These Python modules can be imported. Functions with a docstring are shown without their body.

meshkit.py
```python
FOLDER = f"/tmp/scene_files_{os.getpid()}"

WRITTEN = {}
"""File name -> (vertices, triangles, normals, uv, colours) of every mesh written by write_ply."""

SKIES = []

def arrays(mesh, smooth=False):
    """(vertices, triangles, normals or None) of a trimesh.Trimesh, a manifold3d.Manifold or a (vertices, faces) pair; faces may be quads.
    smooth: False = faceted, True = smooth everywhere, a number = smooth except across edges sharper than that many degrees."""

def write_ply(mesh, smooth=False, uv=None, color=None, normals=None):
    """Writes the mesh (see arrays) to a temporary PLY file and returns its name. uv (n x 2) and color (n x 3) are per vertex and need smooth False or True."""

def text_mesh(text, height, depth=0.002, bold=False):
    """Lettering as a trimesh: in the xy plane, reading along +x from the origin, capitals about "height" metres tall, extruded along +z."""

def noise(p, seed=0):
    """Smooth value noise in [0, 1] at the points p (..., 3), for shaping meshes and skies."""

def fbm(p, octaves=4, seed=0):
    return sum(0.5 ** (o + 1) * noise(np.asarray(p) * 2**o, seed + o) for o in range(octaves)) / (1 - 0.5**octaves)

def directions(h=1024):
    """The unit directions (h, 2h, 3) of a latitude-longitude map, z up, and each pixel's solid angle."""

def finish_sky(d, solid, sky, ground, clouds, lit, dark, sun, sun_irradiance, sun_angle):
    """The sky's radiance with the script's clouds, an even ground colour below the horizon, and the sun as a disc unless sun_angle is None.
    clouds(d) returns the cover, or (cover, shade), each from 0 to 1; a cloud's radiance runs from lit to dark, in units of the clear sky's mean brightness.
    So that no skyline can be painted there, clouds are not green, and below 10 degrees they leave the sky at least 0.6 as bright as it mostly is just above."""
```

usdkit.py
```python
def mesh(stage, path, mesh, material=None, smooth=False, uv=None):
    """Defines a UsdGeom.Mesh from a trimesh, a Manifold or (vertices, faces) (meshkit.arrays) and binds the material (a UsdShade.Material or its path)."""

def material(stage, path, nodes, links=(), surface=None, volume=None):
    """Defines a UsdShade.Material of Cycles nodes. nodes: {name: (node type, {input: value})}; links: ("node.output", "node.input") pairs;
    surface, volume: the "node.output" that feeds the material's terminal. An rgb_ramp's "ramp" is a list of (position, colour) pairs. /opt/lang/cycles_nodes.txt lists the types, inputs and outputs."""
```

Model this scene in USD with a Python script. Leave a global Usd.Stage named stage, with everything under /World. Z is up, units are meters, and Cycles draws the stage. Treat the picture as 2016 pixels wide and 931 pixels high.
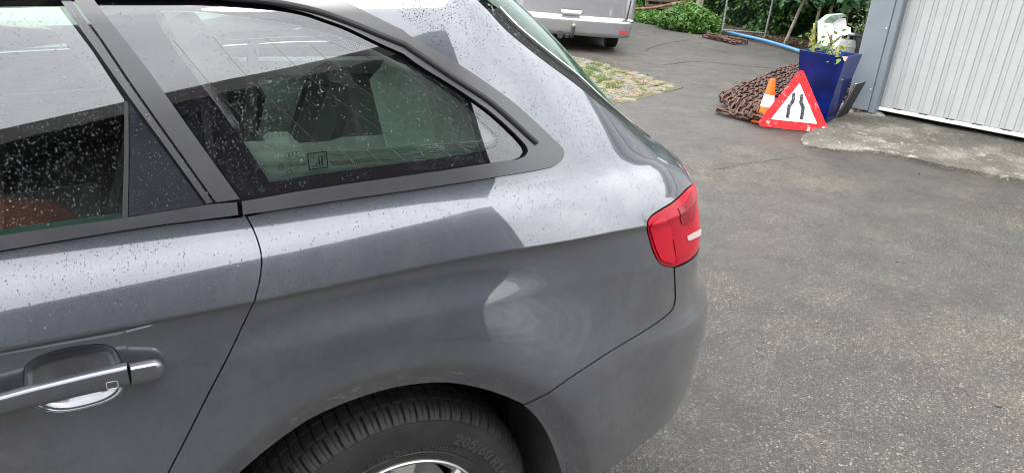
import math, random
import numpy as np, trimesh, usdkit, meshkit
from scipy.interpolate import PchipInterpolator, CubicSpline
from scipy.spatial import cKDTree
from shapely.geometry import Polygon, Point, box as sbox
from shapely.prepared import prep
from shapely import affinity
import shapely
from pxr import Usd, UsdGeom, UsdShade, UsdLux, Sdf, Gf, Vt

stage = Usd.Stage.CreateInMemory()
UsdGeom.SetStageUpAxis(stage, 'Z'); UsdGeom.SetStageMetersPerUnit(stage, 1.0)
UsdGeom.Xform.Define(stage, '/World'); UsdGeom.Scope.Define(stage, '/World/Looks')
rng = np.random.default_rng(11)
random.seed(5)

# ------------------------------------------------------------------ camera, sky, sun, exposure
CAM = np.array([-.4027, -1.1167, 1.5355]); YAW, PITCH, ROLL = .507985, .385706, .0781618
FOCAL = 25.834
cam = UsdGeom.Camera.Define(stage, '/World/camera')
cam.CreateHorizontalApertureAttr(36.0); cam.CreateFocalLengthAttr(FOCAL)
cam.CreateClippingRangeAttr(Gf.Vec2f(.05, 2000)); cam.CreateExposureAttr(EXPOSURE := 2.3)
_f = np.array([math.sin(YAW) * math.cos(PITCH), math.cos(YAW) * math.cos(PITCH), -math.sin(PITCH)])
_r = np.array([math.cos(YAW), -math.sin(YAW), 0]); _u = np.cross(_r, _f)
_c, _s = math.cos(ROLL), math.sin(ROLL); _r, _u = _c * _r + _s * _u, -_s * _r + _c * _u
M4 = np.eye(4); M4[0, :3] = _r; M4[1, :3] = _u; M4[2, :3] = -_f; M4[3, :3] = CAM
cam.AddTransformOp().Set(Gf.Matrix4d(*M4.ravel().tolist()))

SUN_EL, SUN_AZ = math.radians(52), math.radians(150)   # azimuth from +y towards +x
sd = np.array([math.cos(SUN_EL) * math.sin(SUN_AZ), math.cos(SUN_EL) * math.cos(SUN_AZ), math.sin(SUN_EL)])
sun = UsdLux.DistantLight.Define(stage, '/World/sun')
sun.CreateIntensityAttr(.13); sun.CreateAngleAttr(30.0); sun.CreateColorAttr(Gf.Vec3f(1, .975, .94)); sun.GetPrim().CreateAttribute('inputs:normalize', Sdf.ValueTypeNames.Bool).Set(True)
_z = sd; _x = np.cross([0, 0, 1.], _z); _x /= np.linalg.norm(_x); _y = np.cross(_z, _x)
m = np.eye(4); m[0, :3], m[1, :3], m[2, :3] = _x, _y, _z
sun.AddTransformOp().Set(Gf.Matrix4d(*m.ravel().tolist()))
SKY = '/World/Looks/overcast_sky'
usdkit.material(stage, SKY, {
    'sky': ('sky_texture', {'sky_type': 'single_scattering', 'sun_disc': False, 'sun_elevation': SUN_EL, 'sun_rotation': math.atan2(sd[0], sd[1])}),
    'tc': ('texture_coordinate', {}),
    'mp': ('mapping', {'scale': (1.6, 1.6, 3.6)}),
    'n': ('noise_texture', {'scale': 1.5, 'detail': 5, 'roughness': .55, 'distortion': .35}),
    'r': ('rgb_ramp', {'ramp': [(.30, (7.0, 7.15, 7.5)), (.52, (9.1, 9.2, 9.4)), (.72, (11.3, 11.3, 11.2))]}),
    'sx': ('separate_xyz', {}), 'cie': ('map_range', {'from_min': 0., 'from_max': 1., 'to_min': .36, 'to_max': 1.25, 'clamp': True}),
    'm': ('mix_color', {'blend_type': 'mix', 'fac': .95, 'use_clamp': False}), 'mm': ('mix_color', {'blend_type': 'multiply', 'fac': 1., 'use_clamp': False}),
    'b': ('background_shader', {'strength': .11})},
    [('tc.generated', 'mp.vector'), ('mp.vector', 'n.vector'), ('n.fac', 'r.fac'), ('sky.color', 'm.a'), ('r.color', 'm.b'), ('tc.generated', 'sx.vector'), ('sx.z', 'cie.value'), ('m.result', 'mm.a'), ('cie.result', 'mm.b'), ('mm.result', 'b.color')], surface='b.background')
dome = UsdLux.DomeLight.Define(stage, '/World/sky'); dome.CreateIntensityAttr(1.0)
UsdShade.MaterialBindingAPI.Apply(dome.GetPrim()).Bind(UsdShade.Material.Get(stage, SKY))
dome.GetPrim().SetCustomDataByKey('kind', 'structure'); dome.GetPrim().SetCustomDataByKey('label', 'bright overcast sky after rain')

# ------------------------------------------------------------------ writing prims
TAKEN = {}
def numbered(parent, name):
    k = (str(parent), name); n = TAKEN.get(k, 0); TAKEN[k] = n + 1
    return name if n == 0 else f'{name}_{n:03d}'
def path_of(parent):
    return '/World' if parent is None else (parent if isinstance(parent, str) else str(parent.GetPath()))
def tag(o, label=None, cat=None, group=None, kind=None):
    p = o.GetPrim() if hasattr(o, 'GetPrim') else o
    for k, v in (('label', label), ('category', cat), ('group', group), ('kind', kind)):
        if v: p.SetCustomDataByKey(k, v)
    return p
def thing(name, label, cat, loc=(0, 0, 0), rz=0., group=None):
    x = UsdGeom.Xform.Define(stage, '/World/' + numbered('/World', name))
    x.AddTranslateOp().Set(Gf.Vec3d(*map(float, loc)))
    if rz: x.AddRotateZOp().Set(math.degrees(rz))
    return tag(x, label, cat, group)
def obj(name, mesh, mat, parent=None, smooth=False, **kw):
    """one Mesh prim. mesh: trimesh, (v, f) or (v, f, n)."""
    p = path_of(parent); path = p + '/' + numbered(p, name)
    if isinstance(mesh, tuple) and len(mesh) == 3:
        v, f, n = mesh
        m = UsdGeom.Mesh.Define(stage, path)
        m.CreatePointsAttr(Vt.Vec3fArray.FromNumpy(np.asarray(v, np.float32)))
        m.CreateFaceVertexCountsAttr(Vt.IntArray.FromNumpy(np.full(len(f), 3, np.int32)))
        m.CreateFaceVertexIndicesAttr(Vt.IntArray.FromNumpy(np.asarray(f, np.int32).ravel()))
        m.CreateSubdivisionSchemeAttr('none')
        m.CreateNormalsAttr(Vt.Vec3fArray.FromNumpy(np.asarray(n, np.float32))); m.SetNormalsInterpolation('vertex')
        UsdShade.MaterialBindingAPI.Apply(m.GetPrim()).Bind(UsdShade.Material.Get(stage, mat))
    else:
        m = usdkit.mesh(stage, path, mesh, mat, smooth=smooth)
    return tag(m, **kw)
def cat(ms):
    return trimesh.util.concatenate([m for m in ms if m is not None])
def T(m, loc=(0, 0, 0), rot=None, scale=None):
    m = m.copy()
    if scale is not None: m.apply_scale(scale)
    if rot is not None: m.apply_transform(trimesh.transformations.euler_matrix(*rot))
    m.apply_translation(loc); return m
def bx(size, loc=(0, 0, 0), rot=None, c=.003):
    """a box with chamfered edges, centred at loc"""
    h = np.array(size, float) / 2; c = min(c, h.min() * .8)
    P = [np.array(s) * (h - np.where(np.arange(3) == k, 0, c)) for s in np.array(np.meshgrid([-1, 1], [-1, 1], [-1, 1])).T.reshape(-1, 3) for k in range(3)]
    return T(trimesh.convex.convex_hull(np.array(P)), loc, rot)
def frames(P, up=(0, 0, 1.)):
    P = np.asarray(P, float); t = np.gradient(P, axis=0); t /= np.linalg.norm(t, axis=1, keepdims=True)
    s = np.cross(t, up); l = np.linalg.norm(s, axis=1, keepdims=True); s = np.where(l > 1e-6, s / np.maximum(l, 1e-9), [1, 0, 0]); return t, s, np.cross(s, t)
def sweep(P, prof, up=(0, 0, 1.), scale=None, closed_prof=True, caps=True):
    P = np.asarray(P, float); prof = np.asarray(prof, float); t, s, u = frames(P, up); k = len(prof)
    sc = np.ones(len(P)) if scale is None else np.asarray(scale, float)
    V = P[:, None] + sc[:, None, None] * (prof[None, :, :1] * s[:, None] + prof[None, :, 1:2] * u[:, None])
    F = []
    kk = k if closed_prof else k - 1
    for i in range(len(P) - 1):
        for j in range(kk):
            a, b = i * k + j, i * k + (j + 1) % k; F += [(a, b, b + k), (a, b + k, a + k)]
    V = V.reshape(-1, 3)
    if caps and closed_prof:
        for e, fl in ((0, 1), (len(P) - 1, 0)):
            c = len(V); V = np.vstack([V, V[e * k:(e + 1) * k].mean(0)])
            for j in range(k):
                a, b = e * k + j, e * k + (j + 1) % k; F.append((a, c, b) if fl else (a, b, c))
    m = trimesh.Trimesh(V, np.array(F), process=False); m.fix_normals(); return m
def circ(r, n=10): a = np.arange(n) * 2 * np.pi / n; return np.c_[r * np.cos(a), r * np.sin(a)]
def tube(P, r, n=10, up=(.013, .021, 1.)):
    P = np.asarray(P, float); r = np.broadcast_to(r, len(P)); return sweep(P, circ(1, n), up, r)
def lathe(prof, n=48):
    return trimesh.creation.revolve(np.asarray(prof, float), sections=n)
def extrude(poly, h): return trimesh.creation.extrude_polygon(poly, h, engine='earcut')

# ------------------------------------------------------------------ materials
def mat(name, nodes, links, surface='p.BSDF'):
    p = '/World/Looks/' + name; usdkit.material(stage, p, nodes, links, surface=surface); return p
def plain(name, col, rough=.5, metal=0., spec=.5, coat=0., var=.12, scale=14., bump=0., bscale=80., **kw):
    """a principled surface whose colour and gloss drift a little with a noise in space"""
    nodes = {'g': ('texture_coordinate', {}), 'n': ('noise_texture', {'scale': scale, 'detail': 4}),
             'r': ('rgb_ramp', {'ramp': [(.3, tuple(c * (1 - var) for c in col)), (.7, tuple(min(1, c * (1 + var)) for c in col))]}),
             'q': ('map_range', {'from_min': .3, 'from_max': .7, 'to_min': max(.02, rough * .85), 'to_max': min(1, rough * 1.15)}),
             'p': ('principled_bsdf', {'metallic': metal, 'specular_ior_level': spec, 'coat_weight': coat, **kw})}
    L = [('g.object', 'n.vector'), ('n.fac', 'r.fac'), ('r.color', 'p.base_color'), ('n.fac', 'q.value'), ('q.result', 'p.roughness')]
    if bump:
        nodes['bn'] = ('noise_texture', {'scale': bscale, 'detail': 5}); nodes['b'] = ('bump', {'strength': 1., 'distance': bump})
        L += [('g.object', 'bn.vector'), ('bn.fac', 'b.height'), ('b.normal', 'p.normal')]
    return mat(name, nodes, L)
def rust(name, a, b, c, rough=.8, scale=30., bump=.002, metal=0.):
    return mat(name, {'g': ('texture_coordinate', {}), 'n': ('noise_texture', {'scale': scale, 'detail': 6, 'roughness': .65}),
        'r': ('rgb_ramp', {'ramp': [(.3, a), (.52, b), (.72, c)]}), 'b': ('bump', {'distance': bump, 'strength': 1.}),
        'p': ('principled_bsdf', {'roughness': rough, 'metallic': metal})},
        [('g.object', 'n.vector'), ('n.fac', 'r.fac'), ('r.color', 'p.base_color'), ('n.fac', 'b.height'), ('b.normal', 'p.normal')])
def car_paint(name, col, metal=.80, rough=.29):
    # metallic flake under a clear coat; dried rain film and fine dust make the coat uneven
    return mat(name, {'g': ('texture_coordinate', {}),
        'fl': ('voronoi_texture', {'scale': 1500.}), 'fr': ('rgb_ramp', {'ramp': [(0, tuple(c * .72 for c in col)), (1, tuple(c * 1.28 for c in col))]}),
        'fs': ('separate_color', {}),
        'd': ('noise_texture', {'scale': 5., 'detail': 8, 'roughness': .7}), 'dr': ('map_range', {'from_min': .46, 'from_max': .78, 'to_min': 0., 'to_max': .10, 'clamp': True}),
        'mx': ('mix_color', {'blend_type': 'mix', 'b': (.30, .29, .27)}),
        'cr': ('map_range', {'from_min': .4, 'from_max': .75, 'to_min': .012, 'to_max': .05, 'clamp': True}),
        'on': ('noise_texture', {'scale': 340., 'detail': 2}), 'ob': ('bump', {'distance': .00001, 'strength': .5}),
        'p': ('principled_bsdf', {'metallic': metal, 'roughness': rough, 'coat_weight': 1., 'coat_ior': 1.95})},
        [('g.object', 'fl.vector'), ('fl.color', 'fs.color'), ('fs.r', 'fr.fac'), ('fr.color', 'mx.a'), ('g.object', 'd.vector'), ('d.fac', 'dr.value'), ('dr.result', 'mx.fac'), ('mx.result', 'p.base_color'),
         ('d.fac', 'cr.value'), ('cr.result', 'p.coat_roughness'), ('g.object', 'on.vector'), ('on.fac', 'ob.height'), ('ob.normal', 'p.coat_normal')])
def glass_pane(name, tint, gloss=(1., 1., 1.)):
    # a thin tinted pane: what lies behind shows through, the sky mirrors off both faces
    return mat(name, {'t': ('transparent_bsdf', {'color': tint}), 'g': ('glossy_bsdf', {'color': gloss, 'roughness': .004}), 'f': ('fresnel', {'IOR': 2.2}),
                      'm': ('mix_closure', {})}, [('f.fac', 'm.fac'), ('t.BSDF', 'm.closure1'), ('g.BSDF', 'm.closure2')], surface='m.closure')
def leaf_mat(name, a, b, c):
    return mat(name, {'g': ('geometry', {}), 'oi': ('object_info', {}),
        'r': ('rgb_ramp', {'ramp': [(0, a), (.5, b), (1, c)]}), 'p': ('principled_bsdf', {'roughness': .38, 'specular_ior_level': .5}), 't': ('translucent_bsdf', {}), 'm': ('mix_closure', {'fac': .22})},
        [('g.random_per_island', 'r.fac'), ('r.color', 'p.base_color'), ('r.color', 't.color'), ('p.BSDF', 'm.closure1'), ('t.BSDF', 'm.closure2')], surface='m.closure')

PAINT = car_paint('grey_metallic_paint', (.050, .054, .064))
VANPAINT = car_paint('silver_metallic_paint', (.29, .29, .31), .8, .34)
TRIM = plain('satin_black_trim', (.015, .015, .0165), .30, spec=.6, var=.06, scale=9, coat=.4, coat_roughness=.16)
RUBBER = plain('black_rubber', (.012, .012, .013), .6, spec=.3)
GLOSSBLACK = plain('gloss_black_panel', (.006, .006, .008), .05, spec=.6, coat=1., coat_roughness=.01)
FRIT = plain('black_glass_border', (.001, .001, .0014), .01, spec=.5, ior=2.0)
DARK = plain('dark_underbody', (.008, .008, .009), .85, spec=.15)
TYRE = plain('tyre_rubber', (.012, .0118, .0115), .62, spec=.3, var=.35, scale=18, bump=.0006, bscale=260)
TYRE2 = plain('tyre_side_print', (.026, .0255, .025), .6, spec=.3)
ALLOY = plain('silver_alloy', (.30, .295, .285), .42, metal=.8, var=.08, scale=30, coat=.4)
STEEL = plain('grey_steel', (.33, .34, .35), .45, metal=.7, var=.2, scale=30, bump=.0006)
CHROME = plain('bright_metal', (.75, .75, .72), .18, metal=1.)
GREENGLASS = glass_pane('green_tinted_glass', (.64, .83, .74))
DARKGLASS = glass_pane('dark_tinted_glass', (.42, .55, .49))
WATER = mat('rain_water', {'g': ('glass_bsdf', {'color': (.97, .98, 1.), 'IOR': 1.33, 'roughness': .0}), 't': ('transparent_bsdf', {'color': (.9, .9, .9)}), 'm': ('mix_closure', {'fac': .6})}, [('g.BSDF', 'm.closure1'), ('t.BSDF', 'm.closure2')], surface='m.closure')
PAINTWATER = mat('rain_water_on_paint', {'g': ('glass_bsdf', {'color': (.70, .72, .76), 'IOR': 1.33, 'roughness': .0})}, [], surface='g.BSDF')
REDLENS = mat('red_lens', {'g': ('texture_coordinate', {}), 'v': ('wave_texture', {'scale': 90., 'distortion': 0.}), 'b': ('bump', {'distance': .0001, 'strength': .5}),
    'p': ('principled_bsdf', {'base_color': (.18, .0005, .007), 'roughness': .14, 'specular_ior_level': .16})},
    [('g.object', 'v.vector'), ('v.fac', 'b.height'), ('b.normal', 'p.normal')])
REDCHECK = mat('red_reflector_lens', {'g': ('texture_coordinate', {}), 'v': ('voronoi_texture', {'scale': 420.}), 'b': ('bump', {'distance': .0006, 'strength': .7}),
    'p': ('principled_bsdf', {'base_color': (.22, .0008, .008), 'roughness': .25, 'specular_ior_level': .2})},
    [('g.object', 'v.vector'), ('v.distance', 'b.height'), ('b.normal', 'p.normal')])
REDDARK = plain('dark_red_lens', (.09, .0006, .005), .14, spec=.2)
CLEARLENS = mat('clear_reversing_lens', {'g': ('texture_coordinate', {}), 'v': ('wave_texture', {'scale': 220.}), 'b': ('bump', {'distance': .001, 'strength': .7}),
    'p': ('principled_bsdf', {'base_color': (.36, .30, .30), 'roughness': .25, 'coat_weight': .3})}, [('g.object', 'v.vector'), ('v.fac', 'b.height'), ('b.normal', 'p.normal')])
# >>> surface
# the car: x runs from its nose to its tail (rear axle near x=0), y into the car from its near flank, z up
CY = 0.913          # the car's centre plane
X0, QS = 0.05, 0.97   # where the rear corner starts to turn in plan, and metres of q per radian
def interp_spline(pts):
    p = np.array(pts, float)
    s = PchipInterpolator(p[:, 0], p[:, 1], extrapolate=True)
    return lambda t: s(np.clip(t, p[0, 0], p[-1, 0]))
crease_z = interp_spline([(-3.6, .80), (-2.2, .875), (-1.2, .915), (-.6, .941), (-.24, .958), (.22, .985), (.45, .985), (.66, .972), (.9, .965), (1.6, .965)])
_below = CubicSpline(*np.array([(-.95, .16), (-.80, .085), (-.72, .045), (-.60, .010), (-.45, -.004), (-.30, -.003), (-.18, .006), (-.08, .0118), (-.035, .0118), (-.018, .0112), (-.008, .0090), (0, .0045)]).T)
_above = CubicSpline(*np.array([(0, .0045), (.012, .0092), (.035, .0190), (.07, .0360), (.115, .0600), (.14, .0685), (.22, .0955), (.30, .1230), (.38, .1515), (.42, .1665), (.445, .1790), (.465, .203), (.48, .243), (.495, .338), (.507, .48), (.517, .69), (.52, .913)]).T)
def flank_y(w): return np.where(w < 0, _below(np.minimum(w, 0)), _above(np.maximum(w, 0)))
tail_x = interp_spline([(-.95, .90), (-.80, .99), (-.72, 1.03), (-.60, 1.085), (-.45, 1.11), (-.36, 1.115), (-.30, 1.10), (-.255, 1.06), (-.22, 1.045), (-.05, 1.03), (.03, 1.01), (.07, .97), (.10, .915), (.13, .868), (.42, .462), (.52, .27)])
ARCH = (-.012, .325)  # x and z of the wheel arch's centre
def body(q, w):
    """a point of the near flank, q along the car and w the height above the crease line"""
    q, w = np.broadcast_arrays(np.asarray(q, float), np.asarray(w, float))
    a = np.clip((q - X0) / QS, 0, np.pi / 2)
    n = 2.9 + .6 * np.clip((.10 - w) / .2, 0, 1)
    r = (np.sin(a) ** n + np.cos(a) ** n) ** (-1 / n)
    y0, xr = flank_y(w), tail_x(w)
    x = np.where(q <= X0, q, X0 + (xr - X0) * r * np.sin(a))
    y = CY - (CY - y0) * r * np.cos(a)
    # the nose, far ahead of the picture, turns in the same way
    b = np.clip((-2.35 - q) / 1.12, 0, np.pi / 2)
    rb = (np.sin(b) ** 2.4 + np.cos(b) ** 2.4) ** (-1 / 2.4)
    x = np.where(b > 0, -2.35 - 1.12 * rb * np.sin(b), x)
    y = np.where(b > 0, CY - (CY - y0) * rb * np.cos(b), y)
    z = w + crease_z(x)
    # swelling round the wheel arch, with a flat lip round the opening
    rr = np.hypot(x - ARCH[0], (z - ARCH[1]))
    under = np.clip(-w / .10, 0, 1); under = under * under * (3 - 2 * under)
    swell = np.where(rr > .47, np.exp(-((rr - .47) / .15) ** 2), 1.0) * .0385
    lt = np.clip(.474 - rr, -.2, .055); lip = .33 * (lt + np.sqrt(lt * lt + .005 ** 2)) / 2
    y = y - under * (swell - lip)
    return np.stack([x, y, z], -1)
# <<< surface
OUT = {
    'belt_low': [(-0.5799, 0.1257), (-0.4770, 0.1290), (-0.3652, 0.1311), (-0.2540, 0.1286), (-0.1740, 0.1284), (-0.0733, 0.1274), (0.0316, 0.1250), (0.1587, 0.1255), (0.2698, 0.1287), (0.3648, 0.1319), (0.4006, 0.1353), (0.4278, 0.1446), (0.4419, 0.1553)],
    'belt_top': [(-0.5771, 0.1469), (-0.4272, 0.1490), (-0.2991, 0.1525), (-0.2481, 0.1527), (-0.1621, 0.1534), (-0.0707, 0.1530), (0.0152, 0.1515), (0.1095, 0.1512), (0.2254, 0.1538), (0.3043, 0.1556), (0.3278, 0.1595), (0.3420, 0.1680)],
    'outer_trim': [(0.4419, 0.1553), (0.4443, 0.1651), (0.4361, 0.1778), (0.4028, 0.2192), (0.3562, 0.2611), (0.2749, 0.3071), (0.1775, 0.3484), (0.0680, 0.3835), (-0.0012, 0.4170), (-0.0532, 0.4442)],
    'glass_edge': [(0.3420, 0.1680), (0.3415, 0.1804), (0.3168, 0.2111), (0.2728, 0.2470), (0.1899, 0.2915), (0.0909, 0.3315), (0.0148, 0.3662), (-0.0438, 0.3968), (-0.0819, 0.4127), (-0.1175, 0.4264), (-0.1621, 0.4370), (-0.2064, 0.4439), (-0.2390, 0.4484), (-0.2738, 0.4527)],
    'glass_left': [(-0.4216, 0.4564), (-0.3895, 0.4053), (-0.3559, 0.3500), (-0.3074, 0.2599), (-0.2481, 0.1527)],
    'pillar_mid': [(-0.4499, 0.4568), (-0.4173, 0.3993), (-0.3862, 0.3374), (-0.3559, 0.2806), (-0.3262, 0.2257), (-0.2869, 0.1525)],
    'pillar_left': [(-0.4681, 0.4571), (-0.4316, 0.3915), (-0.3932, 0.3191), (-0.3469, 0.2353), (-0.3015, 0.1513)],
    'tri_left': [(-0.3922, 0.3111), (-0.4001, 0.2408), (-0.4128, 0.1484)],
    'rub_left': [(-0.3978, 0.3159), (-0.4069, 0.2415), (-0.4211, 0.1489)],
    'clear': [(-0.3385, 0.4343), (-0.3339, 0.4374), (-0.3224, 0.4390), (-0.2930, 0.4377), (-0.2499, 0.4326), (-0.2091, 0.4255), (-0.1633, 0.4176), (-0.1200, 0.4072), (-0.0644, 0.3894), (-0.0071, 0.3654), (0.0400, 0.3398), (0.1148, 0.3098), (0.2103, 0.2623), (0.2590, 0.2235), (0.2802, 0.2018), (0.2796, 0.1893), (0.2577, 0.1781), (0.1922, 0.1752), (0.1153, 0.1734), (0.0138, 0.1734), (-0.0684, 0.1745), (-0.1465, 0.1751), (-0.1935, 0.1733), (-0.2014, 0.1772), (-0.2166, 0.2092), (-0.2461, 0.2613), (-0.2750, 0.3101), (-0.3030, 0.3573), (-0.3247, 0.3948), (-0.3374, 0.4230)],
    'shut': [(-0.2496, 0.1395), (-0.2431, 0.1275), (-0.2345, 0.1069), (-0.2285, 0.0830), (-0.2274, 0.0607), (-0.2329, 0.0351), (-0.2426, 0.0099), (-0.2560, -0.0217), (-0.2824, -0.0668), (-0.3086, -0.1082), (-0.3398, -0.1572), (-0.3675, -0.2026), (-0.4031, -0.2602)],
    'seam': [(0.4676, 0.4182), (0.4944, 0.3822), (0.5685, 0.3312), (0.6516, 0.2780), (0.7138, 0.2329), (0.7885, 0.1924), (0.8474, 0.1560), (1.0120, 0.0993)],
    'seam2': [(1.0120, 0.0993), (1.0612, 0.0768), (1.0407, 0.0633), (1.0035, 0.0483), (0.9664, 0.0382), (0.9292, 0.0282), (0.9106, 0.0191)],
    'lamp': [(0.5549, 0.0060), (0.5614, 0.0117), (0.5791, 0.0191), (0.6172, 0.0255), (0.6592, 0.0289), (0.7277, 0.0340), (0.7972, 0.0337), (0.9030, 0.0190)],
    'lamp_low': [(0.6470, -0.1209), (0.6196, -0.1113), (0.5993, -0.1006), (0.5851, -0.0855), (0.5704, -0.0584), (0.5612, -0.0304), (0.5533, -0.0040)],
    'cut': [(0.6507, -0.1229), (0.6605, -0.1687), (0.6652, -0.2072), (0.6590, -0.2251), (0.6411, -0.2348), (0.5969, -0.2435), (0.5376, -0.2559), (0.4762, -0.2679), (0.4119, -0.2793), (0.3526, -0.2897), (0.3090, -0.3026), (0.2746, -0.3202), (0.2550, -0.3330), (0.2416, -0.3395)],
    'arch': [(-0.2958, -0.3034), (-0.2429, -0.2694), (-0.1804, -0.2384), (-0.1349, -0.2280), (-0.0885, -0.2226), (-0.0216, -0.2216), (0.0582, -0.2339), (0.1088, -0.2514), (0.1593, -0.2783), (0.2099, -0.3133), (0.2437, -0.3414), (0.2780, -0.3897), (0.3064, -0.4448), (0.3309, -0.5032), (0.3571, -0.5686)],
    'refl_lens': [(0.5607, -0.0054), (0.5705, 0.0040), (0.6054, 0.0091), (0.6207, -0.0003), (0.6352, -0.0251), (0.6392, -0.0586), (0.6476, -0.1070), (0.6180, -0.0988), (0.5965, -0.0871), (0.5792, -0.0558), (0.5689, -0.0266)],
    'dark_lens': [(0.6799, 0.0142), (0.7297, 0.0148), (0.7839, 0.0216), (0.8194, 0.0163), (0.7699, -0.0331), (0.7384, -0.0349), (0.6879, -0.0274)],
    'clear_lens': [(0.7082, -0.0606), (0.7563, -0.0655), (0.8304, -0.0832), (0.8277, -0.0966), (0.7593, -0.0813), (0.7162, -0.0747), (0.7098, -0.0692)],
    'pocket': [(-0.5738, -0.0500), (-0.5677, -0.0378), (-0.5523, -0.0281), (-0.5285, -0.0231), (-0.5023, -0.0229), (-0.4760, -0.0261), (-0.4606, -0.0335), (-0.4523, -0.0450), (-0.4481, -0.0688), (-0.4491, -0.0962), (-0.4560, -0.1119), (-0.4739, -0.1215), (-0.5021, -0.1257), (-0.5292, -0.1256), (-0.5498, -0.1201), (-0.5642, -0.1102), (-0.5727, -0.0973), (-0.5756, -0.0738)],
    'grip': [(-0.6062, -0.0686), (-0.5680, -0.0655), (-0.5289, -0.0639), (-0.4886, -0.0622), (-0.4388, -0.0613)],
    'cap': [(-0.4388, -0.0613), (-0.4188, -0.0591), (-0.4017, -0.0606), (-0.3959, -0.0739), (-0.3954, -0.0825)],
    'button': [(-0.4542, -0.0846)],
    'text': [(-0.1651, 0.2012), (-0.1253, 0.1960)],
    'antenna': [(-0.2884, 0.3531), (-0.2608, 0.3141), (-0.2300, 0.2789)],
}
def body_n(q, w, surf=None):
    s = surf or body; e = 6e-4
    a = s(q + e, w) - s(q - e, w); b = s(q, w + e) - s(q, w - e); n = np.cross(a, b)
    return n / np.maximum(np.linalg.norm(n, axis=-1, keepdims=True), 1e-12)
def dense(P, step, closed=True):
    P = np.asarray(P, float); Q = np.vstack([P, P[:1]]) if closed else P; out = []
    for a, b in zip(Q[:-1], Q[1:]):
        k = max(1, int(np.ceil(np.linalg.norm(b - a) / step))); out += [a + (b - a) * i / k for i in range(k)]
    if not closed: out.append(Q[-1])
    return np.array(out)
def smoothline(P, k=3):
    """a Catmull-Rom line through the points"""
    P = np.asarray(P, float); E = np.vstack([2 * P[0] - P[1], P, 2 * P[-1] - P[-2]]); out = []
    for i in range(1, len(E) - 2):
        p0, p1, p2, p3 = E[i - 1:i + 3]
        for j in range(k):
            t = j / k; out.append(.5 * ((2 * p1) + (-p0 + p2) * t + (2 * p0 - 5 * p1 + 4 * p2 - p3) * t * t + (-p0 + 3 * p1 - 3 * p2 + p3) * t ** 3))
    out.append(P[-1]); return [tuple(x) for x in out]
ROWS = np.unique(np.round(np.concatenate([np.arange(-.96, .53, .012), np.arange(-.66, -.10, .006), [-.034, -.028, -.022, -.016, -.012, -.009, -.006, -.003, 0, .003, .006, .009, .013, .018, .024], np.arange(.44, .52, .004)]), 4))
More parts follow.
